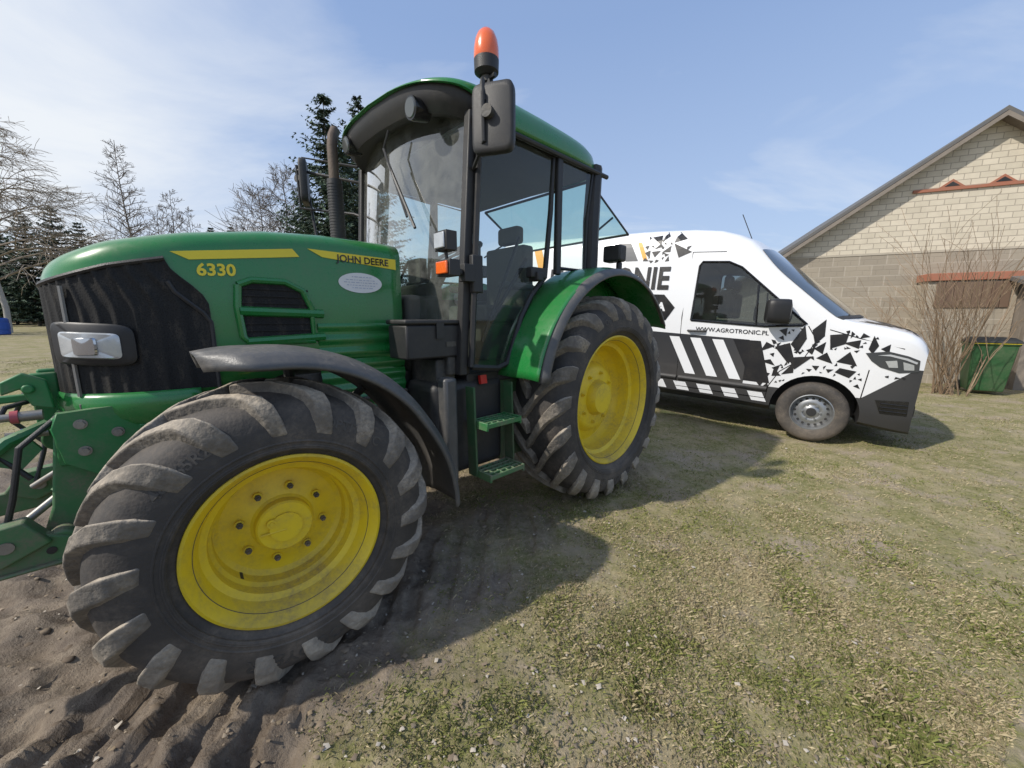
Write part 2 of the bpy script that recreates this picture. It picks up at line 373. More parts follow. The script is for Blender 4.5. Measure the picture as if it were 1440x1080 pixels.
for sg in (1,-1):
    b=MB();b.prism([(2.45,.80),(2.45,1.05),(2.6,1.1),(2.96,1.08),(2.98,1.02),(2.96,.88),(2.86,.80)],'y',sg*.33,sg*.37);b.prism([(2.70,.90),(2.70,1.0),(2.735,1.0),(2.735,.90)],'y',sg*.37,sg*.378);b.obj('side_plate',GREEN2,FL,bevel=.008)
    b=MB();b.prism([(2.86,.9),(2.98,1.0),(3.02,.7),(3.08,.52),(2.95,.5),(2.88,.62)],'y',sg*.28,sg*.32);b.obj('hanger_plate',GREEN2,FL,bevel=.008)
    b=MB();b.prism([(2.94,.58),(3.06,.64),(3.16,.61),(3.45,.58),(3.60,.60),(3.62,.52),(3.45,.48),(3.1,.50),(2.95,.48)],'y',sg*.365,sg*.41)
    b.prism([(3.02,.60),(3.08,.70),(3.19,.69),(3.25,.60),(3.15,.54)],'y',sg*.35,sg*.43);b.box(3.0,3.3,sg*.40-.02,sg*.40+.03,.50,.515)
    b.prism([(3.5,.62),(3.56,.70),(3.64,.68),(3.66,.56),(3.6,.5),(3.5,.5)],'y',sg*.345,sg*.43);b.obj('lower_link',GREEN2,FL,bevel=.008)
    b=MB();b.tube([(2.85,sg*.2,.85),(3.0,sg*.26,.73)],.036,14,1);b.tube([(3.0,sg*.26,.73),(3.15,sg*.33,.62)],.015,14,0);b.obj('lift_cylinder',[STEEL,GREEN2],FL)
    b=MB();b.tube([(2.95,sg*.30,1.07),(3.06,sg*.38,.97),(3.10,sg*.37,.78),(3.14,sg*.35,.64)],.010,10);b.obj('hydraulic_hose',BLK,FL)
    b=MB();b.tube([(3.0,sg*.12,1.12),(3.10,sg*.20,1.10),(3.16,sg*.26,.97),(3.06,sg*.28,.82)],.010,10);b.obj('hydraulic_hose',BLK,FL)
    for x,z in ((2.90,1.03),(2.90,.92),(2.80,.98),(2.62,1.03),(2.62,.87),(2.78,.86)):
        b=MB();b.cyl((x,sg*.369,z),(x,sg*.375,z),.020,20);b.cyl((x,sg*.37,z),(x,sg*.388,z),.014,6);b.obj('plate_bolt',STEEL,FL)
    for x,z,r_ in ((3.56,.6,.028),(3.13,.62,.022),(3.30,.54,.014),(3.42,.53,.014),(3.03,.56,.014)):
        b=MB();b.cyl((x,sg*.34,z),(x,sg*(.436 if r_>.02 else .414),z),r_,14);b.obj('link_pin',STEEL if r_>.02 else BLK,FL)
b=MB();b.box(2.75,2.98,-.33,.33,.86,1.06);b.cyl((3.0,-.40,.58),(3.0,.40,.58),.045,16)
b.box(2.96,3.04,-.12,-.09,1.0,1.22);b.box(2.96,3.04,.09,.12,1.0,1.22);b.cyl((2.98,-.2,.95),(2.98,.2,.95),.05);b.obj('linkage_frame',GREEN2,FL,bevel=.008)
b=MB();b.prism([(2.97,1.08),(2.98,1.20),(3.04,1.235),(3.10,1.20),(3.10,1.15),(3.05,1.17),(3.03,1.10)],'y',.20,.225);b.beam((3.0,.16,1.13),(3.22,.12,1.12),.03,.03);b.cyl((3.03,.10,1.17),(3.03,.24,1.17),.018,12)
b.obj('top_link_bracket',GREEN2,FL,bevel=.006)
b=MB();b.tube([(3.0,.22,1.02),(3.1,.28,.98),(3.22,.30,.86),(3.30,.32,.74)],.022,8);b.prism([(3.02,.93),(3.06,1.0),(3.14,.98),(3.16,.90),(3.08,.86)],'y',.25,.275);b.prism([(3.2,.86),(3.25,.92),(3.33,.88),(3.34,.78),(3.25,.76)],'y',.28,.31);b.obj('catch_hook',GREEN2,FL)
b=MB();b.cyl((3.0,.27,1.07),(3.06,.27,1.07),.020,14,0);b.cyl((3.06,.27,1.07),(3.08,.27,1.07),.025,14,1);b.cyl((3.08,.27,1.07),(3.13,.27,1.07),.015,14,0);b.obj('hydraulic_coupler',[STEEL,paint('faded_red_ring',(.4,.07,.09),.5)],FL)
b=MB();b.cyl((3.0,.22,.99),(3.05,.22,.99),.018,14,0);b.cyl((3.05,.22,.99),(3.07,.22,.99),.023,14,1);b.cyl((3.07,.22,.99),(3.11,.22,.99),.014,14,0);b.obj('hydraulic_coupler',[STEEL,BLUE],FL)
# ------------------------------------------------------------------ wheels
def make_wheel(Rt,W,bead,nl,ld,sweep,txts,front):
    Rc=Rt-ld;h=W/2
    C=[(0,Rc),(.35*h,Rc-.004),(.62*h,Rc-.014),(.80*h,Rc-.034),(.90*h,Rc-.065),(.965*h,Rc-.11),(1.0*h,Rc-.17),(.985*h,(Rc-.17)*.6+bead*.4),(.90*h,bead+.065),(.83*h,bead+.036),(.74*h,bead+.012),(.70*h,bead-.005)]
    b=MB();prof=[(r,-y) for y,r in reversed(C)]+[(r,y) for y,r in C[1:]]
    b.lathe(prof,96)
    for rr_ in (bead+.075,bead+.095,Rc-.20):
        yy=float(np.interp(-rr_,[-c[1] for c in C],[c[0] for c in C]))
        b.lathe([(rr_-.006,yy-.002),(rr_,yy+.006),(rr_+.006,yy-.001)],96)
    def cq(q):
        y=np.interp(q,[0,.4,.7,.9,1.0,1.1,1.2],[c[0] for c in C[:7]]);r=np.interp(q,[0,.4,.7,.9,1.0,1.1,1.2],[c[1] for c in C[:7]]);return y,r
    qs=[-.06,.15,.4,.7,.88,.98,1.06,1.15]
    d_y=[0,0,0,0,.08,.22,.30,.10];d_r=[1,1,1,1.03,1.06,.95,.55,.0];wb=[.036,.036,.039,.046,.053,.058,.056,.050]
    for sg in (1,-1):
        for k in range(nl):
            th0=2*math.pi*(k+(.5 if sg<0 else 0))/nl+R.uniform(-.012,.012);rings=[];wk=R.uniform(.94,1.08);hk=R.uniform(.88,1.05)
            for j,q in enumerate(qs):
                y,r=cq(max(q,0));y=y if q>=0 else -.06*h
                th=th0+sweep*(min(q,1.15)**.9 if q>0 else 0);w=wb[j]*Rt/.62*.95*R.uniform(.94,1.06)*wk
                wt=w*R.uniform(.66,.74)
                jit=R.uniform(-.003,.003)
                rt=r+d_r[j]*ld*hk+jit;yt=y+d_y[j]*ld
                def P(rr,yy,dt):
                    a=th+dt/Rt;return (rr*math.cos(a),sg*yy,rr*math.sin(a))
                rings.append([P(r-.012,y-.004,-w),P(rt+R.uniform(-.002,.002),yt,-wt),P(rt,yt,wt),P(r-.012,y-.004,w)])
            b.loft(rings,True,True,True,1)
    ty=b.obj('tyre',[RUB,LUG],None,smooth=40,bevel=.009,seg=3)
    out=[ty]
    for s,rt,ac,size in txts:
        lb=MB();V,F=text2d(s,size,.001);w=max(v[0] for v in V);VV=[]
        for v in V:
            a=ac-(v[0]-w/2)/rt;r=rt+v[1]-size*.35
            yy=float(np.interp(-r,[-c[1] for c in C],[c[0] for c in C]))
            VV.append((-r*math.cos(a),yy+.002,r*math.sin(a)))
        lb.add(VV,F);out.append(lb.obj('tyre_lettering',TXT,None,smooth=0,solid=.003))
    b=MB();fl=bead+.03;o=.80*h
    lip=[(fl+.004,o-.02),(fl+.009,o+.0),(fl+.006,o+.014),(fl-.004,o+.017),(fl-.012,o+.008),(fl-.020,o-.004)]
    if front:
        prof=lip+[(fl-.032,o-.02),(bead-.014,o-.05),(bead-.022,o-.075),(bead-.045,o-.088),(bead-.05,o-.13),(bead-.062,o-.145),(bead-.066,o-.19),(bead-.085,o-.205),(bead-.13,o-.205),(bead-.165,o-.185),(.118,o-.18),(.108,o-.17),(.105,o-.135),(.098,o-.128),(.0,o-.124)]
    else:
        prof=lip+[(fl-.032,o-.025),(bead-.012,o-.06),(bead-.02,o-.10),(bead-.05,o-.115),(bead-.055,o-.19),(bead-.075,o-.24),(bead-.1,o-.265),(.30,o-.23),(.27,o-.185),(.24,o-.17),(.15,o-.165),(.14,o-.13),(.12,o-.10),(.0,o-.095)]
    b.lathe(prof,96);b.lathe([(fl,-o),(bead-.02,-o+.04),(bead-.06,-o+.1),(bead-.06,o-.2)],64)
    out.append(b.obj('rim',YEL,None,smooth=30))
    nb=8;rb=.155 if front else .205;yb=(o-.182 if front else o-.168)
    for k in range(nb):
        b=MB();a=2*math.pi*(k+.3)/nb;x,z=rb*math.cos(a),rb*math.sin(a)
        b.cyl((x,yb-.01,z),(x,yb+.006,z),.017,18,1);b.cyl((x,yb,z),(x,yb+.020,z),.012,6);b.cyl((x,yb,z),(x,yb+.030,z),.006,10)
        out.append(b.obj('wheel_bolt',[ENG if front else YEL,YEL],None))
    if front:
        b=MB();b.cyl((0,o-.13,0),(0,o-.116,0),.06,28,1);b.cyl((.05,o-.13,.03),(.05,o-.112,.03),.018,14);b.cyl((.05,o-.13,.03),(.05,o-.108,.03),.010,4,1)
        b.tube([(.09,o-.118,-.01),(0,o-.117,-.01)],.004,6);out.append(b.obj('hub_cap',[YEL,YEL],None))
        b=MB();b.cyl((.17,o-.19,-.18),(.17,o-.15,-.185),.012,10);out.append(b.obj('valve_stem',BLK,None))
    return out
FT=[('480/65R24',.475,rad(128),.052),('OPTITRAC',.475,rad(58),.052),('GOODYEAR',.470,rad(270),.075)]
RT_=[('OPTITRAC',.66,rad(100),.06),('540/65R38',.66,rad(30),.05),('GOODYEAR',.66,rad(270),.085)]
fw=make_wheel(.610,.46,.305,18,.036,.44,FT,True)
rw=make_wheel(.832,.54,.4826,20,.045,.40,RT_,False)
def place_wheel(wd,x,y,z,rz,spin,first):
    w=part('wheel',TR);w.location=(x,y,z);w.rotation_euler=(0,spin,rz)
    for o in wd:
        if first:o.parent=w
        else:dup(o,w)
    return w
place_wheel(fw,2.345,.865,.598,rad(-4),0,True)
place_wheel(fw,2.345,-.865,.598,math.pi+rad(-4),.3,False)
place_wheel(rw,0,.825,.80,0,0,True)
place_wheel(rw,0,-.825,.80,math.pi,.2,False)
for sg in (1,-1):
    b=MB()
    def ff(u,v):
        a=rad(73)+u*rad(117)
        r=.735+.10*max(0,(u-.62)/.38)**1.5+.02*max(0,(.12-u)/.12)
        wf=.40*float(sst(-.06,.10,u))+.05
        y=.88+(v-.5)*wf*(1-.10*max(0,u-.8)/.2)
        e=abs(v-.5)*2
        r2=r-.05*max(0,(e-.70)/.3)**1.4-.012*e*e+(0.008*float(sst(.2,.27,v)-sst(.73,.8,v)))
        return (2.352+r2*math.cos(a),sg*y,.60+r2*math.sin(a))
    b.grid(ff,48,24);f=b.obj('front_fender',FENP,TR,smooth=50,solid=.014)
    b=MB();b.tube([(2.3,sg*.6,.75),(2.2,sg*.62,1.1),(2.25,sg*.75,1.315)],.022,8);b.tube([(2.1,sg*.62,.9),(1.9,sg*.72,1.1)],.02,8);b.beam((2.55,sg*.84,1.32),(2.0,sg*.84,1.22),.04,.01)
    b.obj('fender_bracket',ENG,f)
for sg in (1,-1):
    b=MB()
    def rf(u,v):
        a=rad(14)+u*rad(132)
        r=.98+.03*math.sin(u*math.pi)
        return (r*math.cos(a),sg*(.70+v*.365),.83+(r-.035*max(0,(v-.65)/.35)**1.7)*math.sin(a))
    b.grid(rf,44,14)
    b.grid(lambda u,v:((.98-.55*v)*math.cos(rad(14)+u*rad(132)),sg*.70,.83+(.98+.03*math.sin(u*math.pi)-.55*v)*math.sin(rad(14)+u*rad(132))),30,4)
    f=b.obj('rear_fender',GREEN,TR,smooth=50,solid=.01)
    b=MB()
    def rl(u,v):
        a=rad(13)+u*rad(130);r=.960+.03*math.sin(u*math.pi)
        y=1.045+.055*math.sin(v*math.pi/2);r2=r-.055*(1-math.cos(v*math.pi/2))
        return (r2*math.cos(a),sg*y,.83+r2*math.sin(a))
    b.grid(rl,44,8);b.obj('fender_flare',FENP,f,smooth=60,solid=.012)
    b=MB();b.box(-.27,-.16,sg*.78,sg*.94,1.91,2.04);b.box(-.25,-.20,sg*.88,sg*.92,1.80,1.91)
    b.obj('rear_lamp_housing',BLK,TR,bevel=.015)
# ------------------------------------------------------------------ cab
cab=part('cab',TR)
for sg in (1,-1):
    b=MB();A0=(1.28,.72,1.10);A1=(1.17,.72,2.62)
    b.beam((A0[0],sg*A0[1],A0[2]),(A1[0],sg*A1[1],A1[2]+(.05 if sg<0 else 0)),.055,.06);b.obj('front_pillar',BLK,cab,bevel=.008)
    b=MB();b.beam((.46,sg*.80,1.76),(.43,sg*.78,2.62),.035,.055);b.obj('middle_pillar',BLK,cab,bevel=.008)
    b=MB();b.tube([(.02,sg*.78,1.74),(.02,sg*.78,2.2),(-.05,sg*.75,2.62)],[.06,.065,.06],8);b.obj('rear_pillar',BLK,cab)
    P=[(1.235,.745,1.15),(1.02,.755,1.125),(.93,.76,1.15),(.86,.765,1.30),(.80,.775,1.45),(.70,.785,1.60),(.555,.795,1.74),(.50,.80,2.2),(.48,.785,2.56),(1.14,.745,2.57)]
    b=MB();b.tube([(x,sg*.765,z) for x,y,z in P+[P[0]]],.020,6,0,False);b.obj('door_frame',BLK,cab)
    Q=[(.43,.80,1.81),(.10,.79,1.82),(.09,.785,2.2),(.03,.765,2.56),(.41,.785,2.57)]
    b=MB();b.tube([(x,sg*.785,z) for x,y,z in Q+[Q[0]]],.014,6,0,False);b.obj('quarter_window_frame',BLK,cab)
    g=MB();g.add([(x,sg*.765,z) for x,y,z in P],[tuple(range(len(P)))]);g.obj('door_glass',GLASS,cab,smooth=0)
    g=MB();g.add([(x,sg*.785,z) for x,y,z in Q],[tuple(range(len(Q)))]);g.obj('quarter_glass',GLASS,cab,smooth=0)
    b=MB();b.box(.60,.76,sg*.775,sg*.83,1.72,1.79);b.box(.66,.72,sg*.76,sg*.85,1.70,1.76);b.obj('door_handle',BLK,cab,bevel=.008)
    b=MB();b.tube([(.72,sg*.74,1.85),(.95,sg*.73,1.55),(1.05,sg*.73,1.45)],.014,8);b.obj('door_grab_bar',BLK,cab)
    b=MB();b.tube([(1.12,sg*.73,1.30),(.78,sg*.73,1.98)],.011,8);b.obj('door_strut',BLK,cab)
    b=MB();b.box(1.15,1.23,sg*.75,sg*.79,1.6,1.82);b.obj('door_hinge',BLK,cab,bevel=.008)
b=MB();b.box(1.21,1.27,-.72,.72,1.10,1.16);b.obj('front_sill',BLK,cab,bevel=.01)
b=MB();b.box(.0,1.22,-.70,.70,1.03,1.10);b.box(-.05,.0,-.70,.70,1.03,1.75);b.obj('cab_floor',BLK,cab,bevel=.01)
b=MB();b.box(-.08,1.18,-.74,.74,2.565,2.585);b.obj('headliner',HEAD,cab,bevel=.006)
g=MB();g.grid(lambda u,v:(1.285-.115*v+.09*math.sin(u*math.pi),-.70+1.40*u,1.14+(1.46+.16*math.sin(u*math.pi)**.5+.05*(1-u))*v),16,8);g.obj('windscreen',WGLASS,cab,smooth=60)
M=Matrix.Translation((-.12,0,2.56))@Matrix.Rotation(rad(62),4,'Y')
g=MB();g.add([M@Vector(p) for p in ((0,-.66,0),(0,.66,0),(0,.68,-.70),(0,-.68,-.70))],[(0,1,2,3)]);rg=g.obj('rear_window',GLASSR,cab,smooth=0)
g=MB();g.tube([M@Vector(p) for p in ((0,-.66,0),(0,.66,0),(0,.68,-.70),(0,-.68,-.70),(0,-.66,0))],.012,6);g.obj('rear_window_frame',BLK,cab)
for sg in (1,-1):
    g=MB();g.tube([(-.1,sg*.66,2.1),M@Vector((0,sg*.64,-.45))],.009,6);g.obj('window_strut',BLK,cab)
g=MB();g.tube([(1.36,.10,2.66),(1.375,.05,2.56),(1.385,.33,2.08)],.008,6);g.tube([(1.375,.10,2.46),(1.385,.42,2.00)],.010,6);g.obj('wiper',BLK,cab)
b=MB();b.box(1.16,1.42,-.34,.34,1.10,1.60);b.box(1.05,1.18,-.22,.22,1.3,1.70);b.tube([(1.1,0,1.5),(.90,.05,1.88)],.05,10)
b.obj('dashboard',SEAT,cab,bevel=.03)
b=MB();M=Matrix.Translation((.84,.10,1.94))@Matrix.Rotation(rad(-60),4,'Y')
b.tube([M@Vector((0,.21*math.cos(a),.21*math.sin(a))) for a in np.linspace(0,2*math.pi,33)],.016,8,cap=False)
for a in (0,2.1,4.2):b.tube([M@Vector((0,0,0)),M@Vector((0,.2*math.cos(a),.2*math.sin(a)))],.012,6)
b.obj('steering_wheel',BLK,cab)
b=MB();b.box(.15,.68,-.26,.26,1.42,1.56);b.box(.10,.24,-.25,.25,1.55,2.08);b.box(.10,.20,-.13,.13,2.11,2.26);b.box(.2,.6,-.2,.2,1.1,1.42);b.box(.2,.6,.30,.36,1.68,1.74);b.box(.2,.6,-.36,-.30,1.68,1.74)
b.obj('seat',SEAT,cab,bevel=.05,seg=4)
b=MB();b.box(.1,.95,-.68,-.40,1.1,1.62);b.tube([(.8,-.5,1.62),(.85,-.5,1.80)],.012);b.cyl((.7,-.5,1.60),(.72,-.5,1.74),.02,8);b.box(.85,.92,-.5,-.3,1.75,1.95);b.obj('control_console',ENG,cab,bevel=.02)
b=MB();b.box(1.02,1.10,.50,.62,1.72,1.92);b.obj('display_unit',BLK,cab,bevel=.01)
b=MB();b.box(1.103,1.11,.51,.61,1.74,1.90);b.box(1.05,1.12,.56,.605,1.921,1.98);b.obj('note_holder',WHITE,cab)
def rout(t,i):
    c=math.cos(t);s=math.sin(t);e=2/5.0
    x=.60+.79*math.copysign(abs(c)**e,c)*(1-i);y=.82*math.copysign(abs(s)**e,s)*(1-i)
    x+= (.06*(1-(y/.82)**2)) if x>.9 else 0
    return x,y
TT=np.linspace(0,2*math.pi,112,endpoint=False)
def shr(y):return -.04*y
def rzb(x,y):
    f=float(sst(.90,1.30,x));return 2.605+f*(.125+.080*(1-(abs(y)/.82)**2))+shr(y)
def rzt(x,y):
    return 2.885-.03*(y/.8)**2-.05*((x-.8)/1.0)**2+shr(y)
b=MB();rows=[]
for i,k in ((0.012,0),(0,.12),(0,.35),(.015,.62),(.045,.8),(.09,.92),(.16,.985),(.3,1.0),(.55,1.0),(.8,1),(.999,1)):
    row=[]
    for t in TT:
        x,y=rout(t,i);zb=rzb(x,y);zt=rzt(x,y)-.035
        if k>=1: z=rzt(x,y)-.02*max(0,.5-i)
        else: z=zb+(zt-.01-zb)*k
        row.append((x,y,z))
    rows.append(row)
b.loft(rows,True);b.obj('roof',GREEN,cab,smooth=50,solid=.012)
def fzb(x,y):return 2.60+float(sst(.95,1.35,x))*.085*(1-(abs(y)/.82)**2.5)+shr(y)
b=MB();rows=[]
for i,k in ((.03,1.02),(.035,.6),(.06,.3),(.10,0),(.16,.05),(.3,.5)):
    row=[]
    for t in TT:
        x,y=rout(t,i);zb=fzb(x,y);row.append((x,y,zb+(rzb(x,y)+.02-zb)*k))
    rows.append(row)
b.loft(rows,True,False,True);b.obj('roof_fascia',BLK,cab,smooth=45)
for sg in (1,-1):
    b=MB();b.tube([(x,sg*.80,2.595+shr(sg*.8)) for x in (1.15,.5,-.15)],.017,8);b.obj('roof_rail',BLK,cab)
for y,z in ((.46,2.665),(-.47,2.735)):
    b=MB();c0=Vector((1.30,y,z));d_=Vector((1,0,-.12)).normalized()
    b.tube([c0,c0+d_*.09,c0+d_*.11],[.056,.066,.062],24,0);b.obj('work_lamp',BLKG,cab)
    b=MB();b.tube([c0+d_*.109,c0+d_*.116],[.054,.048],24);b.obj('work_lamp_lens',DLENS,cab)
bc=part('beacon',TR);bp_=Vector((1.17,.86,-.045))
b=MB();b.tube([bp_+Vector((0,0,z)) for z in (2.79,2.81,2.87)],[.04,.066,.068],24,0);b.tube([bp_+Vector((0,0,2.66)),bp_+Vector((0,0,2.78))],.014,10);b.cyl(bp_+Vector((0,0,2.76)),bp_+Vector((0,0,2.79)),.03,12,1)
b.tube([(1.14,.80,2.57),(1.17,.86,2.64),(1.17,.86,2.70)],.016,8);b.beam((1.17,.80,2.68),(1.17,.90,2.71),.03,.03);b.cyl((1.17,.85,2.73),(1.17,.93,2.73),.012,8);b.obj('beacon_base',[BLK,ENG],bc)
b=MB();b.tube([bp_+Vector((0,0,z)) for z in (2.87,2.88,2.925,2.965,2.995,3.012,3.016)],[.065,.068,.067,.060,.047,.03,.005],28);b.obj('beacon_lens',ORG,bc,smooth=60)
def rbox(b,c,sx,sy,sz,M,m=0,n=28,ex=.35,taper=.85):
    rings=[]
    for u,s in ((-.5,.8),(-.42,.96),(-.2,1),(.3,1),(.42,.97),(.5,taper)):
        ring=[]
        for k in range(n):
            t=2*math.pi*k/n;cc=math.cos(t);ss=math.sin(t)
            ring.append(M@Vector((sx*u,sy/2*s*math.copysign(abs(cc)**ex,cc),sz/2*s*math.copysign(abs(ss)**ex,ss)))+Vector(c))
        rings.append(ring)
    b.loft(rings,True,True,True,m)
for sg in (1,-1):
    mr=part('mirror',TR);cx,cy,cz=(1.20,.95,2.495) if sg>0 else (1.5,-1.15,2.60)
    M=Matrix.Rotation(rad(28 if sg>0 else -22),3,'Z')
    b=MB();rbox(b,(cx,cy,cz),.065,.235,.345,M,ex=.28);b.obj('mirror_housing',BLK,mr,smooth=50)
    b=MB();b.tube([(1.18,sg*.74,2.30),(1.22,sg*.84,2.34),(cx+.055,cy-.02*sg,2.38),(cx+.06,cy-.02*sg,cz+.12)],.011,8);b.obj('mirror_arm',BLK,mr)
    b=MB();b.tube([(1.16,sg*.76,2.58),(cx+.05,cy-.03*sg,2.68),(cx+.055,cy-.02*sg,cz+.08)],.012,8)
    if sg<0:b.tube([(1.2,-.74,1.9),(1.45,-1.1,2.1),(1.5,-1.15,2.8),(1.2,-.76,2.7)],.012,8)
    b.obj('mirror_arm',BLK,mr)
    b=MB();c_=Vector((cx+.03,cy,cz+.02));b.cyl(c_,c_+Vector((.035,.012,0)),.032,16);b.obj('mirror_pivot',ENG,mr)
    la=part('side_lamp',TR);b=MB();b.beam((1.26,sg*.74,1.71),(1.47,sg*.86,1.72),.04,.03);b.box(1.42,1.49,sg*.80,sg*.92,1.67,1.755);b.tube([(1.46,sg*.86,1.74),(1.47,sg*.86,1.80)],.01,8);b.box(1.43,1.50,sg*.80,sg*.91,1.80,1.90);b.box(1.22,1.30,sg*.74,sg*.80,1.66,1.76);b.obj('lamp_bracket',BLK,la,bevel=.01)
    b=MB();b.box(1.491,1.505,sg*.81,sg*.91,1.68,1.745);b.obj('indicator_lens',ORG,la,bevel=.006)
    b=MB();b.box(1.501,1.512,sg*.81,sg*.90,1.81,1.89);b.obj('work_lamp_lens',LENS,la,bevel=.006)
b=MB();b.tube([(1.46,-.60,1.6),(1.46,-.60,2.50)],.054,20,1);b.tube([(1.46,-.60,2.48),(1.46,-.60,2.74),(1.45,-.605,2.81),(1.42,-.62,2.87)],.037,16,0)
for k in range(22):b.cyl((1.46,-.60,2.02+k*.021),(1.46,-.60,2.032+k*.021),.057,20,1)
b.obj('exhaust_stack',[RUST,BLK],TR)
tbp=part('toolbox',TR)
b=MB();b.box(1.21,1.64,.50,.71,1.215,1.41);b.obj('box_body',BLK,tbp,bevel=.012)
b=MB();b.box(1.20,1.65,.49,.72,1.412,1.44);b.obj('lid',BLK,tbp,bevel=.01)
b=MB();b.box(1.40,1.45,.711,.722,1.33,1.42);b.obj('latch',BLK,tbp)
b=MB();b.box(1.31,1.38,.7105,.714,1.28,1.31);b.obj('badge_plate',ENG,tbp)
b=MB();b.box(1.28,1.42,.36,.66,1.02,1.20);b.tube([(1.35,.6,1.2),(1.35,.6,.9)],.03);b.box(1.3,1.36,.5,.7,1.1,1.22);b.obj('battery_box',ENG,TR,bevel=.015)
b=MB();b.box(.92,1.48,.36,.72,.46,1.06);b.obj('fuel_tank',BLK,TR,bevel=.05,seg=3)
b=MB();b.box(1.36,1.45,.70,.79,.44,1.10);b.obj('tank_guard',FENP,TR,bevel=.02)
st=part('steps',TR)
for z,y0,y1 in ((.48,.78,.95),(.80,.76,.92)):
    b=MB()
    for k in range(5):
        yy=y0+(y1-y0)*k/4;b.box(.96,1.24,yy-.006,yy+.006,z-.015,z+.015)
    b.box(.95,.965,y0-.006,y1+.006,z-.03,z+.02);b.box(1.235,1.25,y0-.006,y1+.006,z-.03,z+.02)
    for k in range(6):b.box(.98+.05*k,.988+.05*k,y0-.004,y1+.004,z-.01,z+.012)
    b.obj('step_tread',GREEN2,st,bevel=.003,seg=1)
for x in (.93,1.252):
    b=MB();b.prism([(.76,.46),(.84,.46),(.82,1.03),(.74,1.03)],'x',x,x+.014);b.obj('step_hanger',GREEN3,st,bevel=.003)
b=MB();b.box(.66,.93,.64,.68,.45,1.06);b.obj('step_side_panel',GREEN3,TR,bevel=.01)
b=MB();b.beam((1.12,.74,1.03),(1.12,.73,1.085),.025,.05);b.obj('red_lever',RED,TR)
# ================================================================== VAN
VO=(4.11,5.25);VA=rad(-36)
VN=thing('delivery_van','white panel van with black geometric livery parked on grass','van',(VO[0],VO[1],0.0),(0,rad(3),VA))
XE=.935
vtx=[-4.95,-4.9,-4.75,-2.2,-1.6,-1.25,-1.0,-.80,-.65,.33,.42,.60,.78,.86,.90,.935]
vtz=[2.30,2.50,2.57,2.60,2.58,2.54,2.47,2.38,2.27,1.47,1.43,1.39,1.33,1.28,1.23,1.16]
def vt(x):return float(np.interp(x,vtx,vtz))
def vw(x):
    w=.995
    if x>.5:w-=.07*((x-.5)/(XE-.5))**2.5
    if x<-4.7:w-=.05*((-4.7-x)/.25)**2
    return w
def vbend(x,y):
    return -(abs(y)/.97)**2.6*(.28*float(sst(-1.5,-.2,x))-.18*float(sst(.25,.85,x)))
def vY(x,z):
    w=vw(x)
    if z>1.3:w-=.15*((z-1.3)/1.25)**1.7
    if z<.55:w-=.05*((.55-z)/.25)**2
    return w
def vr(x):return .20 if x<-1.0 else (.20-.13*float(sst(-1.0,-.3,x)))if x<.33 else .07+.02*float(sst(.33,.6,x))
def vyc(x,z):
    t=vt(x);r=vr(x);y=vY(x,z);q=max(0,(z-(t-r))/r);q=min(q,1)
    return y-r*(1-math.sqrt(1-q*q))
b=MB();rings=[]
xs=list(np.linspace(-4.95,-4.7,5))+list(np.linspace(-4.5,-1.35,14))+list(np.linspace(-1.25,.31,26))+list(np.linspace(.34,XE,20))
for x in xs:
    t=vt(x);r=vr(x);bz=.30-(.06*float(sst(.4,XE,x)));zs=[bz+(t-r-bz)*f for f in (0,.04,.12,.22,.35,.5,.65,.8,.92,1)]
    pts=[(vyc(x,z)-(.06 if k==0 else 0),z) for k,z in enumerate(zs)]
    pts+=[(vyc(x,t-r+r*math.sin(rad(a))),t-r+r*math.sin(rad(a))) for a in (15,30,45,60,75,89)]
    yt=pts[-1][0];pts+=[(yt*f,t+.035*(1-f*f)) for f in (.85,.6,.3)]
    full=[(y,z) for y,z in pts]+[(0,t+.035)]+[(-y,z) for y,z in reversed(pts)]
    rings.append([(x+vbend(x,y),y,z) for y,z in full])
b.loft(rings,True,True,True)
m,nt,bb=newmat('van_livery_paint');tc=N(nt,'ShaderNodeTexCoord').outputs['Object'];sp=N(nt,'ShaderNodeSeparateXYZ');nt.links.new(tc,sp.inputs[0])
X,Z=sp.outputs[0],sp.outputs[2]
rise=mth(nt,'MULTIPLY',mth(nt,'SUBTRACT',X,.40),2.6,True)
low=mth(nt,'LESS_THAN',Z,mth(nt,'MULTIPLY_ADD',rise,.36,False,.60))
band=mth(nt,'MULTIPLY',mth(nt,'LESS_THAN',X,-.74),mth(nt,'LESS_THAN',Z,mth(nt,'MULTIPLY_ADD',X,-.02,False,1.14)))
nz=N(nt,'ShaderNodeTexNoise',i_Scale=3,i_Detail=7);nt.links.new(tc,nz.inputs[0])
dz=N(nt,'ShaderNodeMapRange');nt.links.new(Z,dz.inputs[0]);dz.inputs[1].default_value=1.2;dz.inputs[2].default_value=.2;dz.inputs[4].default_value=.4
c=mixc(nt,band,(.76,.77,.79),(.035,.037,.042));c=mixc(nt,mth(nt,'MULTIPLY',dz.outputs[0],nz.outputs[0]),c,(.24,.21,.17))
c=mixc(nt,low,c,mixc(nt,mth(nt,'MULTIPLY',nz.outputs[0],.2),(.028,.029,.032),(.12,.105,.08)));nt.links.new(c,bb.inputs[0])
nt.links.new(mth(nt,'MULTIPLY_ADD',low,.3,False,.28),bb.inputs['Roughness']);nt.links.new(mth(nt,'SUBTRACT',.4,mth(nt,'MULTIPLY',low,.4)),bb.inputs['Coat Weight'])
VP=m
VBODY=b.obj('body',[VP,BLK],VN,smooth=38)
cb=MB()
for x0 in (0,-3.64):
    for sg in (1,-1):cb.cyl((x0,sg*.55,.37),(x0,sg*1.2,.37),.425,40)
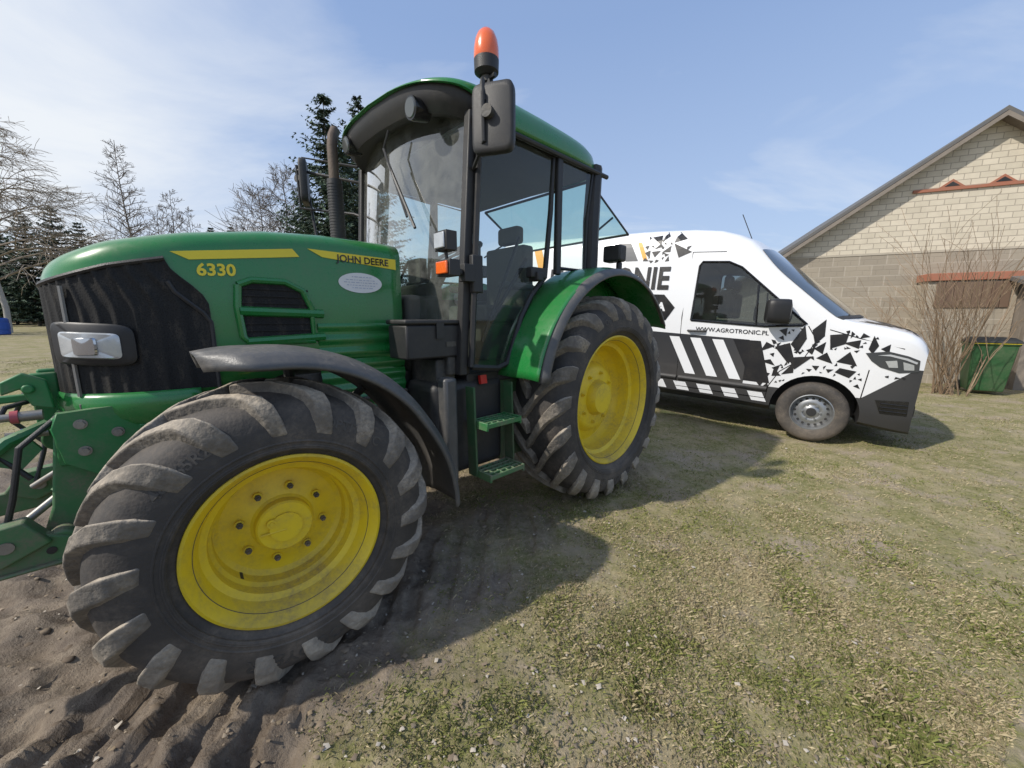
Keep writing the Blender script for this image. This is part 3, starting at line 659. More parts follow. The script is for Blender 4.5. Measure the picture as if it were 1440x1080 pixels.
WP=[(-1.45,1.36),(-1.44,2.07),(-1.41,2.12),(-1.10,2.11),(-.95,2.04),(-.36,1.52),(-.20,1.38),(-.24,1.36),(-.6,1.33)]
cb.prism(WP,'y',-1.3,1.3)
cut=cb.obj('cut',[BLK],VN)
bo=VBODY.modifiers.new('b','BOOLEAN');bo.operation='DIFFERENCE';bo.object=cut;bo.solver='EXACT'
try:bo.material_mode='TRANSFER'
except Exception:pass
bpy.context.view_layer.update()
dg=bpy.context.evaluated_depsgraph_get();me=bpy.data.meshes.new_from_object(VBODY.evaluated_get(dg))
VBODY.modifiers.clear();VBODY.data=me;me.set_sharp_from_angle(angle=rad(38));bpy.data.objects.remove(cut)
def vs(x,z,off,sg=-1):
    xp=x
    for _ in range(10):xp=min(XE,x-vbend(xp,vyc(xp,z)))
    return (x,sg*(vyc(xp,z)+off),z)
def vpoly(b,poly,off,m=0,sub=0,sg=-1):
    tri=tessellate_polygon([[Vector((p[0],p[1],0)) for p in poly]])
    bm=bmesh.new();vv=[bm.verts.new((p[0],p[1],0)) for p in poly]
    for t in tri:
        try:bm.faces.new([vv[i] for i in t])
        except Exception:pass
    for _ in range(sub):bmesh.ops.subdivide_edges(bm,edges=bm.edges[:],cuts=1,use_grid_fill=True)
    bmesh.ops.triangulate(bm,faces=bm.faces[:])
    bm.verts.index_update()
    b.add([vs(v.co.x,v.co.y,off,sg) for v in bm.verts],[tuple(v.index for v in f.verts) for f in bm.faces],m);bm.free()
for sg in (-1,1):
    b=MB();vpoly(b,WP,-.004,0,3,sg)
    w=b.obj('side_window',VGL,VN,smooth=60)
    b=MB();b.tube([vs(x,z,.002,sg) for x,z in WP+[WP[0]]],.014,6,0,False);b.tube([vs(-.70,1.34,.003,sg),vs(-.74,1.83,.003,sg)],.014,6);b.obj('window_frame',BLKG,w)
for y in (-.45,.45):
    b=MB();b.box(-1.20,-1.05,y-.22,y+.22,1.40,1.78);b.box(-1.18,-1.08,y-.13,y+.13,1.80,1.98);b.obj('cab_seat',SEAT,VN,bevel=.04,seg=3)
b=MB();b.box(-.60,-.44,-.8,.8,1.36,1.44);b.tube([(-.76,-.45+.17*math.cos(a),1.47+.10*math.sin(a)+.02) for a in np.linspace(0,6.283,24)],.014,6,cap=False);b.obj('dashboard',BLK,VN,bevel=.02)
def wsf(u,v):
    x=.32-.96*v;yt=vyc(x,vt(x)-.012)
    y=(-1+2*u)*yt
    t=vt(x);y0=vyc(x,t);q=min(1,abs(y)/y0)
    z=t+.035*(1-q*q) if abs(y)<=y0 else t-.012*((abs(y)-y0)/max(1e-4,yt-y0))**2
    return (x+.004+vbend(x,y),y*1.003,z+.008)
b=MB();b.grid(wsf,28,14);b.obj('windscreen',DGL,VN,smooth=60)
b=MB();b.tube([wsf(.1,-.0),wsf(.45,.12)],.010,6);b.obj('wiper',BLK,VN)
b=MB();b.tube([wsf(.5,-.0),wsf(.85,.12)],.010,6);b.obj('wiper',BLK,VN)
b=MB();b.grid(lambda u,v:(lambda p:(p[0],p[1],p[2]+.002))(wsf(u,-.05+.05*v)),24,1);b.obj('cowl',BLK,VN)
HLM=paint('smoked_headlight',(.05,.055,.06),.08,dirt=.1)
HLM2=paint('headlight_strip',(.55,.57,.6),.2,metal=.3,dirt=.1)
for sg in (-1,1):
    b=MB();vpoly(b,[(.36,1.10),(.54,1.135),(.70,1.10),(.80,1.06),(.81,.94),(.66,.915),(.50,.96),(.42,1.02)],.006,0,3,sg)
    h_=b.obj('headlight',HLM,VN,smooth=60)
    b=MB();vpoly(b,[(.46,1.085),(.56,1.105),(.70,1.075),(.785,1.04),(.78,1.02),(.69,1.055),(.56,1.085)],.010,0,2,sg);b.obj('lamp_strip',HLM2,h_,smooth=60)
    for P in ([(.53,1.03),(.62,1.045),(.64,.97),(.57,.965)],[(.67,1.035),(.76,1.01),(.77,.955),(.69,.95)]):
        b=MB();vpoly(b,P,.010,0,2,sg);b.obj('lamp_reflector',LENS,h_,smooth=60)
def frp(y,z,off):return (XE+vbend(XE,y)+off,y,z)
b=MB();b.grid(lambda u,v:frp(-.62+1.24*u,.80+.16*v,.004),24,2);b.obj('front_grille',BLK,VN)
b=MB();b.grid(lambda u,v:frp(-.75+1.5*u,.42+.12*v,.004),24,2);b.obj('lower_grille',BLK,VN)
b=MB();vpoly(b,[(.52,.60),(.79,.62),(.80,.46),(.58,.46)],.005,0,2)
for z in (.49,.53,.57):b.tube([vs(x,z,.008) for x in (.57,.68,.79)],.006,5)
b.obj('bumper_grille',BLKG,VN)
for P in ([(-1.55,2.25),(-1.57,1.4),(-1.54,.50)],[(-.18,1.36),(-.08,1.2),(-.16,1.0),(-.38,.80),(-.47,.60),(-.48,.46)],[(-1.54,.45),(-.48,.45)],[(-1.55,2.25),(-1.15,2.24)],[(-2.75,2.3),(-2.75,.5)],[(.02,1.33),(.30,1.25),(.66,1.17)],[(.42,.92),(.40,.60)]):
    b=MB();b.tube([vs(x,z,0.0) for x,z in P],.0055,4);b.obj('door_seam',BLKG,VN)
b=MB();b.grid(lambda u,v:vs(-1.52+1.04*u,.60-.07*v,.022*math.sin(math.pi*v)**.5),12,4);b.obj('side_trim',BLK,VN,smooth=60)
b=MB();b.grid(lambda u,v:vs(-3.1+1.55*u,.60-.07*v,.022*math.sin(math.pi*v)**.5),12,4);b.obj('side_trim',BLK,VN,smooth=60)
b=MB();P=[vs(-1.47,1.22,.0),vs(-1.45,1.22,.035),vs(-1.27,1.225,.035),vs(-1.25,1.225,.0)];b.tube(P,.014,8);b.obj('door_handle',BLK,VN)
for sg in (-1,1):
    vm=part('mirror',VN);b=MB();rbox(b,(-.49,sg*1.14,1.51),.24,.20,.29,Matrix.Rotation(rad(14*sg*-1),3,'Z'),ex=.5,taper=.6);b.obj('mirror_housing',BLKD,vm,smooth=50)
    b=MB();b.tube([(-.44,sg*.93,1.42),(-.49,sg*1.08,1.43)],.03,8,flat=.6);b.obj('mirror_arm',BLK,vm)
b=MB();b.tube([(-.95,-.35,2.47),(-1.1,-.36,2.79)],.006,6);b.obj('antenna',BLK,VN)
b=MB()
for k in range(3):
    x=-.80-.27*k;vpoly(b,[(x-.36,1.13),(x-.23,1.13),(x+.03,.64),(x-.10,.64)],.004,0)
vpoly(b,[(-.92,1.15),(-.74,1.15),(-.74,.80)],.0045,1)
vpoly(b,[(-.745,1.15),(-.62,1.15),(-.46,.64),(-.745,.64)],.004,1)
for k in range(5):
    x=-.55-.30*k;vpoly(b,[(x-.13,.515),(x+.03,.515),(x+.09,.40),(x-.07,.40)],.004,0)
rr_=random.Random(11)
def shard(cx,cz,s):
    a=rr_.uniform(0,6.28);n=3 if rr_.random()<.75 else 4;P=[]
    for i in range(n):
        t=a+2*math.pi*i/n+rr_.uniform(-.6,.6);q=s*rr_.uniform(.5,1.35);P.append((cx+q*math.cos(t),cz+q*math.sin(t)))
    return P
cnt=0;placed=[]
while cnt<130:
    x=rr_.uniform(-.60,.76);z=rr_.uniform(.60,1.32);s=rr_.choice((.09,.12,.15) if cnt<20 else ((.05,.07,.09) if cnt<55 else (.022,.035,.045)))*rr_.uniform(.8,1.1)
    if math.hypot(x,z-.37)<.44+s*.95 or z>vt(x+.2)-.10-s*.8 or (x>.36 and z<.84+s*.6) or (x>.32-s and z<1.14+s*.5 and z>.89-s) or x+s>.80:cnt+=.002;continue
    if z<.62+s and x>-.45 and x<.45:continue
    if x<-.42 and z>1.19-s:continue
    if any(math.hypot(x-p[0],z-p[1])<(s+p[2])*.74 for p in placed):
        cnt+=.03;continue
    placed.append((x,z,s));vpoly(b,shard(x,z,s),rr_.uniform(.0035,.0055),1,1);cnt+=1
placed=[];cnt=0
while cnt<54:
    x=rr_.uniform(-2.2,-1.62);z=rr_.uniform(2.12,2.5);s=rr_.choice((.07,.10,.13) if cnt<12 else (.03,.05))*rr_.uniform(.8,1.1)
    if z-s<2.10:cnt+=.05;continue
    if any(math.hypot(x-p[0],z-p[1])<(s+p[2])*.66 for p in placed):cnt+=.15;continue
    if rr_.random()>float(np.clip((-1.5-x)/.4,0.1,1)):continue
    placed.append((x,z,s));vpoly(b,shard(x,z,s),rr_.uniform(.0035,.0055),1,1);cnt+=1
for k in range(60):
    x=rr_.uniform(.46,.84);y=rr_.uniform(-.82,.4);s=rr_.uniform(.03,.11);P=shard(x,y,s)
    P=[(min(max(p[0],.42),.86),max(p[1],-.82)) for p in P]
    b.add([(p[0]+vbend(p[0],p[1]),p[1],vt(p[0])+.035*(1-(p[1]/.85)**2)+.006) for p in P],[tuple(range(len(P)))],1)
vpoly(b,[(-3.7,1.70),(-1.84,1.69),(-1.68,1.52),(-1.78,1.34),(-3.7,1.36)],.0035,1,2)
vpoly(b,[(-2.32,2.42),(-2.26,2.42),(-2.14,2.16),(-2.20,2.16)],.004,2,2)
vpoly(b,[(-2.60,2.42),(-2.42,2.42),(-2.28,2.16),(-2.46,2.16)],.004,3,2)
vpoly(b,[(-4.1,2.40),(-3.95,2.40),(-3.8,2.05),(-3.95,2.05)],.004,2,2)
LB=paint('livery_black',(.012,.012,.014),.3,dirt=.15);LW=paint('livery_white',(.76,.77,.79),.3,dirt=.12);LO=paint('livery_orange',(.75,.35,.03),.35,dirt=.1);LG=paint('livery_grey',(.07,.075,.085),.35,dirt=.1)
b.obj('livery_pattern',[LW,LB,LO,LG],VN,smooth=0)
def vtext(s,size,x1,z0,mat,name,off,offset=0,shear=0,sx=1):
    V,F=text2d(s,size,offset,shear);w=max(v[0] for v in V)*sx;bb=MB()
    bb.add([vs(x1-w+x*sx,z0+y,off) for x,y in V],F);return bb.obj(name,mat,VN,smooth=0)
vtext('ELEKTRONIE',.42,-1.80,1.77,LB,'logo_lettering',.009,offset=.012,sx=.80)
vtext('NAPRAWA I DIAGNOSTYKA',.16,-1.80,1.47,LW,'subtitle_lettering',.008,offset=.006)
vtext('WWW.AGROTRONIC.PL',.074,-.55,1.225,LB,'web_address_lettering',.005,offset=.0008)
STL=paint('silver_wheel_paint',(.33,.34,.35),.35,metal=.7,dirt=.4)
b=MB();b.lathe([(.205,-.10),(.23,-.115),(.30,-.12),(.335,-.10),(.352,-.07),(.355,0),(.352,.07),(.335,.10),(.30,.12),(.23,.115),(.205,.10)],64)
for yy in (-.035,0,.035):b.lathe([(.356,yy-.004),(.350,yy),(.356,yy+.004)],64)
vty=b.obj('tyre',RUB,None,smooth=50)
b=MB();b.lathe([(.212,.095),(.215,.105),(.205,.108),(.198,.09),(.19,.05),(.185,.035),(.165,.045),(.13,.062),(.10,.066),(.085,.06),(.07,.075),(.045,.082),(0,.082)],64)
for k in range(16):
    a=2*math.pi*k/16;x,z=.158*math.cos(a),.158*math.sin(a);b.cyl((x,.03,z),(x,.0545,z),.015,12,1)
for k in range(6):
    a=2*math.pi*k/6;x,z=.088*math.cos(a),.088*math.sin(a);b.cyl((x,.06,z),(x,.085,z),.011,6)
b.cyl((0,.08,0),(0,.086,0),.05,24,1)
vri=b.obj('rim',[STL,BLK],None,smooth=40)
first=True
for x in (0,-3.64):
    for sg in (-1,1):
        w=part('wheel',VN);w.location=(x,sg*.88,.355);w.rotation_euler=(0,.2*x,0 if sg>0 else math.pi)
        for o in (vty,vri):
            if first:o.parent=w
            else:dup(o,w)
        first=False
# ================================================================== GROUND
n=740
u=np.linspace(-1,1,n);cc=4.6*u+700*np.sign(u)*np.abs(u)**7.5
gx,gy=np.meshgrid(cc-.2,cc+2.5,indexing='ij')
gz=H(gx,gy)-.012
V=np.stack([gx,gy,gz],-1).reshape(-1,3)
ii=np.arange(n*n).reshape(n,n);F=np.stack([ii[:-1,:-1],ii[1:,:-1],ii[1:,1:],ii[:-1,1:]],-1).reshape(-1,4)
me=bpy.data.meshes.new('ground');me.vertices.add(n*n);me.vertices.foreach_set('co',V.ravel().astype(np.float32))
me.loops.add(F.size);me.loops.foreach_set('vertex_index',F.ravel().astype(np.int32));me.polygons.add(len(F));me.polygons.foreach_set('loop_start',np.arange(0,F.size,4,dtype=np.int32))
me.update(calc_edges=True);me.validate()
me.polygons.foreach_set('use_smooth',[True]*len(F))
at=me.attributes.new('mud','FLOAT','POINT');at.data.foreach_set('value',mudmask(gx,gy).ravel().astype(np.float32))
go=bpy.data.objects.new('ground',me);sc.collection.objects.link(go);go['kind']='structure'
m,nt,bb=newmat('ground_soil_and_grass');P=N(nt,'ShaderNodeNewGeometry').outputs['Position']
def noi(s,d=8,r=.65,off=0):
    n_=N(nt,'ShaderNodeTexNoise',i_Scale=s,i_Detail=d,i_Roughness=r)
    mp=N(nt,'ShaderNodeMapping');mp.inputs['Location'].default_value=(off,off*1.7,0);nt.links.new(P,mp.inputs[0]);nt.links.new(mp.outputs[0],n_.inputs[0]);return n_.outputs[0]
mid=noi(3.2,8,.7,5);fine=noi(26,6,.75,9);vf=noi(90,4,.7,3)
grass=mixc(nt,ramp(nt,fine,.38,.62).outputs[0],(.15,.15,.05),(.29,.255,.125))
grass=mixc(nt,ramp(nt,mid,.44,.66).outputs[0],grass,mixc(nt,ramp(nt,vf,.4,.62).outputs[0],(.42,.35,.22),(.29,.235,.14)))
soil=mixc(nt,ramp(nt,vf,.35,.7).outputs[0],(.26,.205,.145),(.45,.375,.275))
grass=mixc(nt,ramp(nt,noi(1.7,8,.72,2),.51,.63).outputs[0],grass,soil)
mudc=mixc(nt,ramp(nt,mid,.35,.65).outputs[0],(.15,.115,.085),(.28,.225,.165));mudc=mixc(nt,ramp(nt,fine,.45,.75).outputs[0],mudc,(.34,.28,.21))
sx_=N(nt,'ShaderNodeSeparateXYZ');nt.links.new(P,sx_.inputs[0])
wet=N(nt,'ShaderNodeMapRange');nt.links.new(sx_.outputs[0],wet.inputs[0]);wet.inputs[1].default_value=-.2;wet.inputs[2].default_value=-1.0
wetm=mth(nt,'MULTIPLY',wet.outputs[0],ramp(nt,noi(2.6,5,.6,14),.38,.58).outputs[0])
mudc=mixc(nt,mth(nt,'MULTIPLY',wetm,.7),mudc,(.085,.063,.046))
at=N(nt,'ShaderNodeAttribute',attribute_name='mud')
mm=ramp(nt,mth(nt,'ADD',at.outputs['Fac'],mth(nt,'MULTIPLY',mth(nt,'SUBTRACT',fine,.5),.9)),.3,.85).outputs[0]
c=mixc(nt,mm,grass,mudc);nt.links.new(c,bb.inputs[0]);bb.inputs['Specular IOR Level'].default_value=.3
nt.links.new(mth(nt,'SUBTRACT',.95,mth(nt,'MULTIPLY',mth(nt,'MULTIPLY',wetm,mm),.5)),bb.inputs['Roughness'])
hh=mth(nt,'ADD',mth(nt,'MULTIPLY',fine,.6),mth(nt,'MULTIPLY',vf,.35));bp=N(nt,'ShaderNodeBump',i_Strength=.8,i_Distance=.025);nt.links.new(hh,bp.inputs['Height']);nt.links.new(bp.outputs[0],bb.inputs['Normal'])
me.materials.append(m)
rng=np.random.default_rng(3)
def vcmat(name,rough=.8):
    m,nt,bb=newmat(name);a=N(nt,'ShaderNodeAttribute',attribute_name='Col');nt.links.new(a.outputs['Color'],bb.inputs[0]);bb.inputs['Roughness'].default_value=rough;bb.inputs['Specular IOR Level'].default_value=.2;return m
def tri_mesh(name,V,F,col,mat):
    me=bpy.data.meshes.new(name);me.vertices.add(len(V));me.vertices.foreach_set('co',V.ravel().astype(np.float32))
    k=F.shape[1];me.loops.add(F.size);me.loops.foreach_set('vertex_index',F.ravel().astype(np.int32));me.polygons.add(len(F));me.polygons.foreach_set('loop_start',np.arange(0,F.size,k,dtype=np.int32))
    me.update(calc_edges=True)
    if col is not None:
        a=me.color_attributes.new('Col','FLOAT_COLOR','POINT');a.data.foreach_set('color',np.concatenate([col,np.ones((len(col),1))],1).ravel().astype(np.float32))
    me.materials.append(mat);o=bpy.data.objects.new(name,me);sc.collection.objects.link(o);return o
K=1300000
r=1.0*np.exp(rng.random(K)**.80*np.log(14.0));th=rng.uniform(-1.0,1.0,K)
x=r*np.sin(th);y=r*np.cos(th)
mk_=mudmask(x,y);dn=.55*fbm(x*1.3+7,y*1.3,50,3)+.45*fbm(x*3.3,y*3.3,51,4)+.30*fbm(x*11,y*11,52,2)
keep=(y>.75)&(rng.random(K)<np.clip((dn-.50)*2.4,0.08,.8))&(rng.random(K)>mk_*1.02)
x=x[keep];y=y[keep];k=len(x)
z=H(x,y)-.014;r=np.hypot(x,y)
tuft=fbm(x*4,y*4,77,3)
ln=rng.gamma(3,.0042,k)+.005;ln*=np.where(tuft>.60,1.6,1.0);ln=np.clip(ln,.005,.05)
wd=.00055*np.clip(r/1.6,1,2.2)*rng.uniform(.7,1.5,k)
az=rng.random(k)*6.283;lean=np.clip(rng.normal(1.0,.42,k),0,1.5)
dx=np.cos(az)*np.sin(lean);dy=np.sin(az)*np.sin(lean);dz=np.cos(lean)
px=-np.sin(az)*wd;py=np.cos(az)*wd
V=np.zeros((k,4,3));V[:,0]=np.stack([x-px,y-py,z],-1);V[:,1]=np.stack([x+px,y+py,z],-1)
V[:,2]=np.stack([x+dx*ln*.6+px*.7,y+dy*ln*.6+py*.7,z+dz*ln*.7+.004],-1);V[:,3]=np.stack([x+dx*ln,y+dy*ln,z+dz*ln*.85],-1)
ii=np.arange(k)*4;F=np.concatenate([np.stack([ii,ii+1,ii+2],-1),np.stack([ii,ii+2,ii+3],-1)])
gr=.6*fbm(x*1.6+3,y*1.6,61,4)+.4*fbm(x*7,y*7,63,2)+.05*(tuft>.60)+rng.normal(0,.12,k)
g0=np.array([.13,.16,.042]);g1=np.array([.25,.25,.085]);s0=np.array([.47,.40,.25]);s1=np.array([.31,.25,.15])
t=rng.random(k)[:,None];col=np.where((gr>.475)[:,None],g0*(1-t)+g1*t,s0*(1-t)+s1*t);col=np.repeat(col,4,0)
o=tri_mesh('grass',V.reshape(-1,3),F,col,vcmat('grass_blades'));o['kind']='stuff'
k=4000
r=1.0*np.exp(rng.random(k)*np.log(9));th=rng.uniform(-1,1,k);x=r*np.sin(th);y=r*np.cos(th);z=H(x,y)-.006
s=np.clip(rng.gamma(2,.0026,k)+.002,0,.016)
V=np.zeros((k,5,3));az=rng.random(k)*6.28
for j in range(4):
    a=az+j*1.57+rng.uniform(-.4,.4,k);q=s*rng.uniform(.5,1.2,k);V[:,j]=np.stack([x+np.cos(a)*q,y+np.sin(a)*q,z+rng.uniform(-.1,.5,k)*s],-1)
V[:,4]=np.stack([x,y,z+s*rng.uniform(.3,.9,k)],-1)
ii=np.arange(k)*5;F=np.concatenate([np.stack([ii+j,ii+(j+1)%4,ii+4],-1) for j in range(4)])
pal=np.array([[.32,.26,.19],[.26,.20,.13],[.22,.17,.12],[.46,.41,.34],[.18,.15,.11]]);col=np.repeat(pal[rng.integers(0,5,k)],5,0)
o=tri_mesh('ground_litter',V.reshape(-1,3),F,col,vcmat('litter'));o['kind']='stuff'
k=1500
x=rng.uniform(-3.2,1.4,k);y=rng.uniform(.9,4.5,k);mk_=mudmask(x,y);kp=rng.random(k)<mk_*np.where(x<-.5,1,.2);x=x[kp];y=y[kp];k=len(x);z=H(x,y)-.016;s=np.clip(rng.gamma(2,.004,k)+.003,0,.020)
ico=bmesh.new();bmesh.ops.create_icosphere(ico,subdivisions=2,radius=1);iv=np.array([v.co[:] for v in ico.verts]);ico.verts.index_update();fi=np.array([[v.index for v in f.verts] for f in ico.faces]);ico.free()
V=iv[None]*rng.uniform(.75,1.15,(k,len(iv),1))*s[:,None,None]*np.array([1.2,.9,.6])+np.stack([x,y,z],-1)[:,None,:]
F=(fi[None]+np.arange(k)[:,None,None]*len(iv)).reshape(-1,3);t=rng.random(k)[:,None];col=np.repeat(np.array([.12,.092,.068])*(1-t)+np.array([.27,.215,.155])*t,len(iv),0)
o=tri_mesh('mud_clods',V.reshape(-1,3),F,col,vcmat('clod',.95));o['kind']='stuff'
# ================================================================== BUILDING
BA=math.atan2(-.375,.927)
BL=thing('brick_barn','cream brick barn with grey block base and gable roof','barn',(7.0,10.3,float(H0(7.0,10.3))-.05),(0,0,BA))
m,nt,bb=newmat('barn_masonry');tc=N(nt,'ShaderNodeTexCoord').outputs['Object'];sp=N(nt,'ShaderNodeSeparateXYZ');nt.links.new(tc,sp.inputs[0])
cm=N(nt,'ShaderNodeCombineXYZ');nt.links.new(mth(nt,'ADD',sp.outputs[0],sp.outputs[1]),cm.inputs[0]);nt.links.new(sp.outputs[2],cm.inputs[1])
def brick(w,h,mo,c1,c2,cmr):
    t=N(nt,'ShaderNodeTexBrick');nt.links.new(cm.outputs[0],t.inputs[0]);t.inputs['Scale'].default_value=1;t.inputs['Brick Width'].default_value=w;t.inputs['Row Height'].default_value=h;t.inputs['Mortar Size'].default_value=mo
    t.inputs['Color1'].default_value=(*c1,1);t.inputs['Color2'].default_value=(*c2,1);t.inputs['Mortar'].default_value=(*cmr,1);t.inputs['Mortar Smooth'].default_value=.3;t.inputs['Bias'].default_value=0;return t
up=brick(.255,.125,.008,(.66,.59,.47),(.58,.52,.41),(.40,.35,.28));lo=brick(.52,.25,.014,(.37,.32,.25),(.30,.26,.205),(.42,.37,.30))
nz=N(nt,'ShaderNodeTexNoise',i_Scale=2.2,i_Detail=8,i_Roughness=.7);nt.links.new(tc,nz.inputs[0])
sel=mth(nt,'GREATER_THAN',sp.outputs[2],3.02);c=mixc(nt,sel,lo.outputs[0],up.outputs[0]);c=mixc(nt,mth(nt,'MULTIPLY',ramp(nt,nz.outputs[0],.45,.85).outputs[0],.4),c,(.28,.24,.18));nt.links.new(c,bb.inputs[0]);bb.inputs['Roughness'].default_value=.9
bp=N(nt,'ShaderNodeBump',i_Strength=.6,i_Distance=.01);nt.links.new(mth(nt,'SUBTRACT',1,up.outputs['Fac']),bp.inputs['Height']);nt.links.new(bp.outputs[0],bb.inputs['Normal'])
MAS=m
REDB=paint('red_brick',(.36,.14,.085),.85,dirt=.6);ROOF=paint('roof_sheet_grey',(.12,.12,.12),.7,dirt=.5);WOOD=paint('weathered_wood',(.24,.205,.17),.85,dirt=.6,dcol=(.07,.06,.05));BWOOD=paint('brown_board',(.15,.095,.065),.8,dirt=.5)
b=MB();b.prism([(0,-.8),(7.1,-.8),(7.1,3.1),(3.55,5.68),(0,3.1)],'y',0,11);b.obj('wall',MAS,BL,smooth=0)
b=MB();sl=(5.68-3.1)/3.55
for sg in (1,-1):
    P=[(3.55,5.70),(3.55,5.80),(3.55-sg*3.95,5.80-sl*3.95),(3.55-sg*3.95,5.70-sl*3.95)]
    b.prism(P,'y',-.28,11.3)
b.obj('roof',ROOF,BL,smooth=0,bevel=.01)
for sg in (1,-1):
    b=MB();b.prism([(3.55,5.60),(3.55,5.695),(3.55-sg*3.93,5.695-sl*3.93),(3.55-sg*3.93,5.60-sl*3.93)],'y',-.30,-.27)
    b.prism([(3.55,5.66),(3.55,5.695),(3.55-sg*3.9,5.695-sl*3.9),(3.55-sg*3.9,5.66-sl*3.9)],'y',-.26,.05)
    b.obj('barge_board',WOOD,BL,smooth=0)
b=MB();b.box(2.35,5.6,-.04,.005,4.30,4.36);b.obj('brick_ledge',REDB,BL)
for cx in (3.0,3.82,4.6):
    b=MB();b.prism([(cx-.22,4.362),(cx+.22,4.362),(cx,4.53)],'y',-.035,.0);b.prism([(cx-.13,4.38),(cx+.13,4.38),(cx,4.475)],'y',-.04,-.036,1);b.obj('gable_vent',[REDB,BLK],BL,smooth=0)
b=MB();b.box(0,7.1,-.012,-.002,2.98,3.03);b.obj('wall_course',paint('pale_course',(.45,.40,.32),.9,dirt=.4),BL)
def bw(s,o):return (7.0+.927*s-.375*o, 10.3-.375*s-.927*o)
p=bw(2.7,.45)
AN=thing('brick_lean_to','small lean to with red brick coping and brown boards','shed',(p[0],p[1],float(H0(*p))-.05),(0,0,BA))
b=MB();b.box(0,1.45,0,.43,-.3,2.33);b.obj('wall',MAS,AN,smooth=0)
for k in range(8):
    b=MB();b.box(-.04+.19*k,-.04+.19*k+.182,-.06,.42,2.335,2.50);b.obj('coping_brick',REDB,AN,bevel=.01)
b=MB()
for k in range(8):b.box(.14+.15*k,.28+.15*k,-.03,-.005,1.75,2.3)
b.obj('shutter',BWOOD,AN,bevel=.005)
SH=thing('wooden_shed','weathered grey plank shed with slanted roof','shed',(10.45,7.9,-.02),(0,0,rad(-30)))
b=MB();rs=random.Random(2)
for k in range(14):b.box(.16*k,.16*k+.15,rs.uniform(-.012,.012),.03,-.1,2.2)
for k in range(10):b.box(-.0,.03,.03+.16*k,.03+.16*k+.15,-.1,2.2+.03*k)
b.obj('wall',WOOD,SH,smooth=0)
b=MB();b.prism([(-.25,2.12),(-.25,2.20),(2.0,2.75),(2.0,2.67)],'x',-.2,2.6);b.obj('roof',ROOF,SH,smooth=0)
BN=thing('wheelie_bin','green wheelie bin with dark lid on grass by the barn','bin',(9.40,7.60,float(H0(9.4,7.6))),(0,0,rad(-38)))
GB=paint('bin_green',(.026,.095,.034),.5,dirt=.45)
b=MB();rings=[]
for z,w,d in ((.06,.23,.24),(.12,.24,.26),(.95,.29,.36),(.96,.31,.38),(1.0,.31,.38)):
    rings.append([(sx*w,sy*d,z) for sx,sy in ((-1,-1),(1,-1),(1,1),(-1,1))])
b.loft(rings,True,True,True);b.obj('body',GB,BN,bevel=.02,smooth=30)
b=MB();b.loft([[(sx*.32,sy*.40-.01,1.0) for sx,sy in ((-1,-1),(1,-1),(1,1),(-1,1))],[(sx*.31,sy*.39-.01,1.04) for sx,sy in ((-1,-1),(1,-1),(1,1),(-1,1))],[(sx*.24,sy*.3-.01,1.10) for sx,sy in ((-1,-1),(1,-1),(1,1),(-1,1))]],True,True,True);b.tube([(-.28,.42,1.0),(.28,.42,1.0)],.02,8);b.obj('lid',paint('bin_lid',(.02,.021,.02),.6,dirt=.2,dcol=(.08,.08,.07)),BN,bevel=.01)
b=MB();b.box(-.3,.3,-.395,-.385,.985,.998);b.obj('lid_trim',YEL2,BN)
for sg in (1,-1):
    b=MB();b.cyl((sg*.22,.30,.1),(sg*.28,.30,.1),.1,20);b.obj('wheel',BLK,BN)
# ================================================================== TREES
BARK=paint('bark',(.14,.12,.10),.9,dirt=.4,bump=.5,bscale=20);BIRCH=paint('birch_bark',(.45,.43,.39),.85,dirt=.6,dcol=(.10,.085,.075));TWIG=paint('twig',(.20,.17,.145),.9,dirt=.2);TWIG2=paint('pale_twig',(.30,.25,.19),.9,dirt=.2);TWIG3=paint('brown_shrub_stem',(.27,.19,.12),.9,dirt=.3)
def branches(P0,d0,L,r0,rs,depth,out,grav=0,nch=3,spread=.6,seg=4,minr=.004):
    P=[Vector(P0)];d=Vector(d0).normalized()
    for i in range(seg):
        d=(d+Vector((rs.gauss(0,.12),rs.gauss(0,.12),rs.gauss(0,.08)-grav*(i/seg)))).normalized();P.append(P[-1]+d*L/seg)
    rr=[max(minr,r0*(1-.6*i/seg)) for i in range(seg+1)];out.append((P,rr,depth))
    if depth<=0:return
    for k in range(nch):
        t=.25+.75*(k+rs.random()*.8)/nch;t=min(t,.99);i=int(t*seg);p=P[i].lerp(P[i+1],t*seg-i)
        a=Vector((rs.gauss(0,1),rs.gauss(0,1),rs.gauss(0,.4)));dd=(d*(1-spread)+a.normalized()*spread+Vector((0,0,.12))).normalized()
        branches(p,dd,L*rs.uniform(.45,.68),rr[i]*.6,rs,depth-1,out,grav,nch,spread,max(2,seg-1),minr)
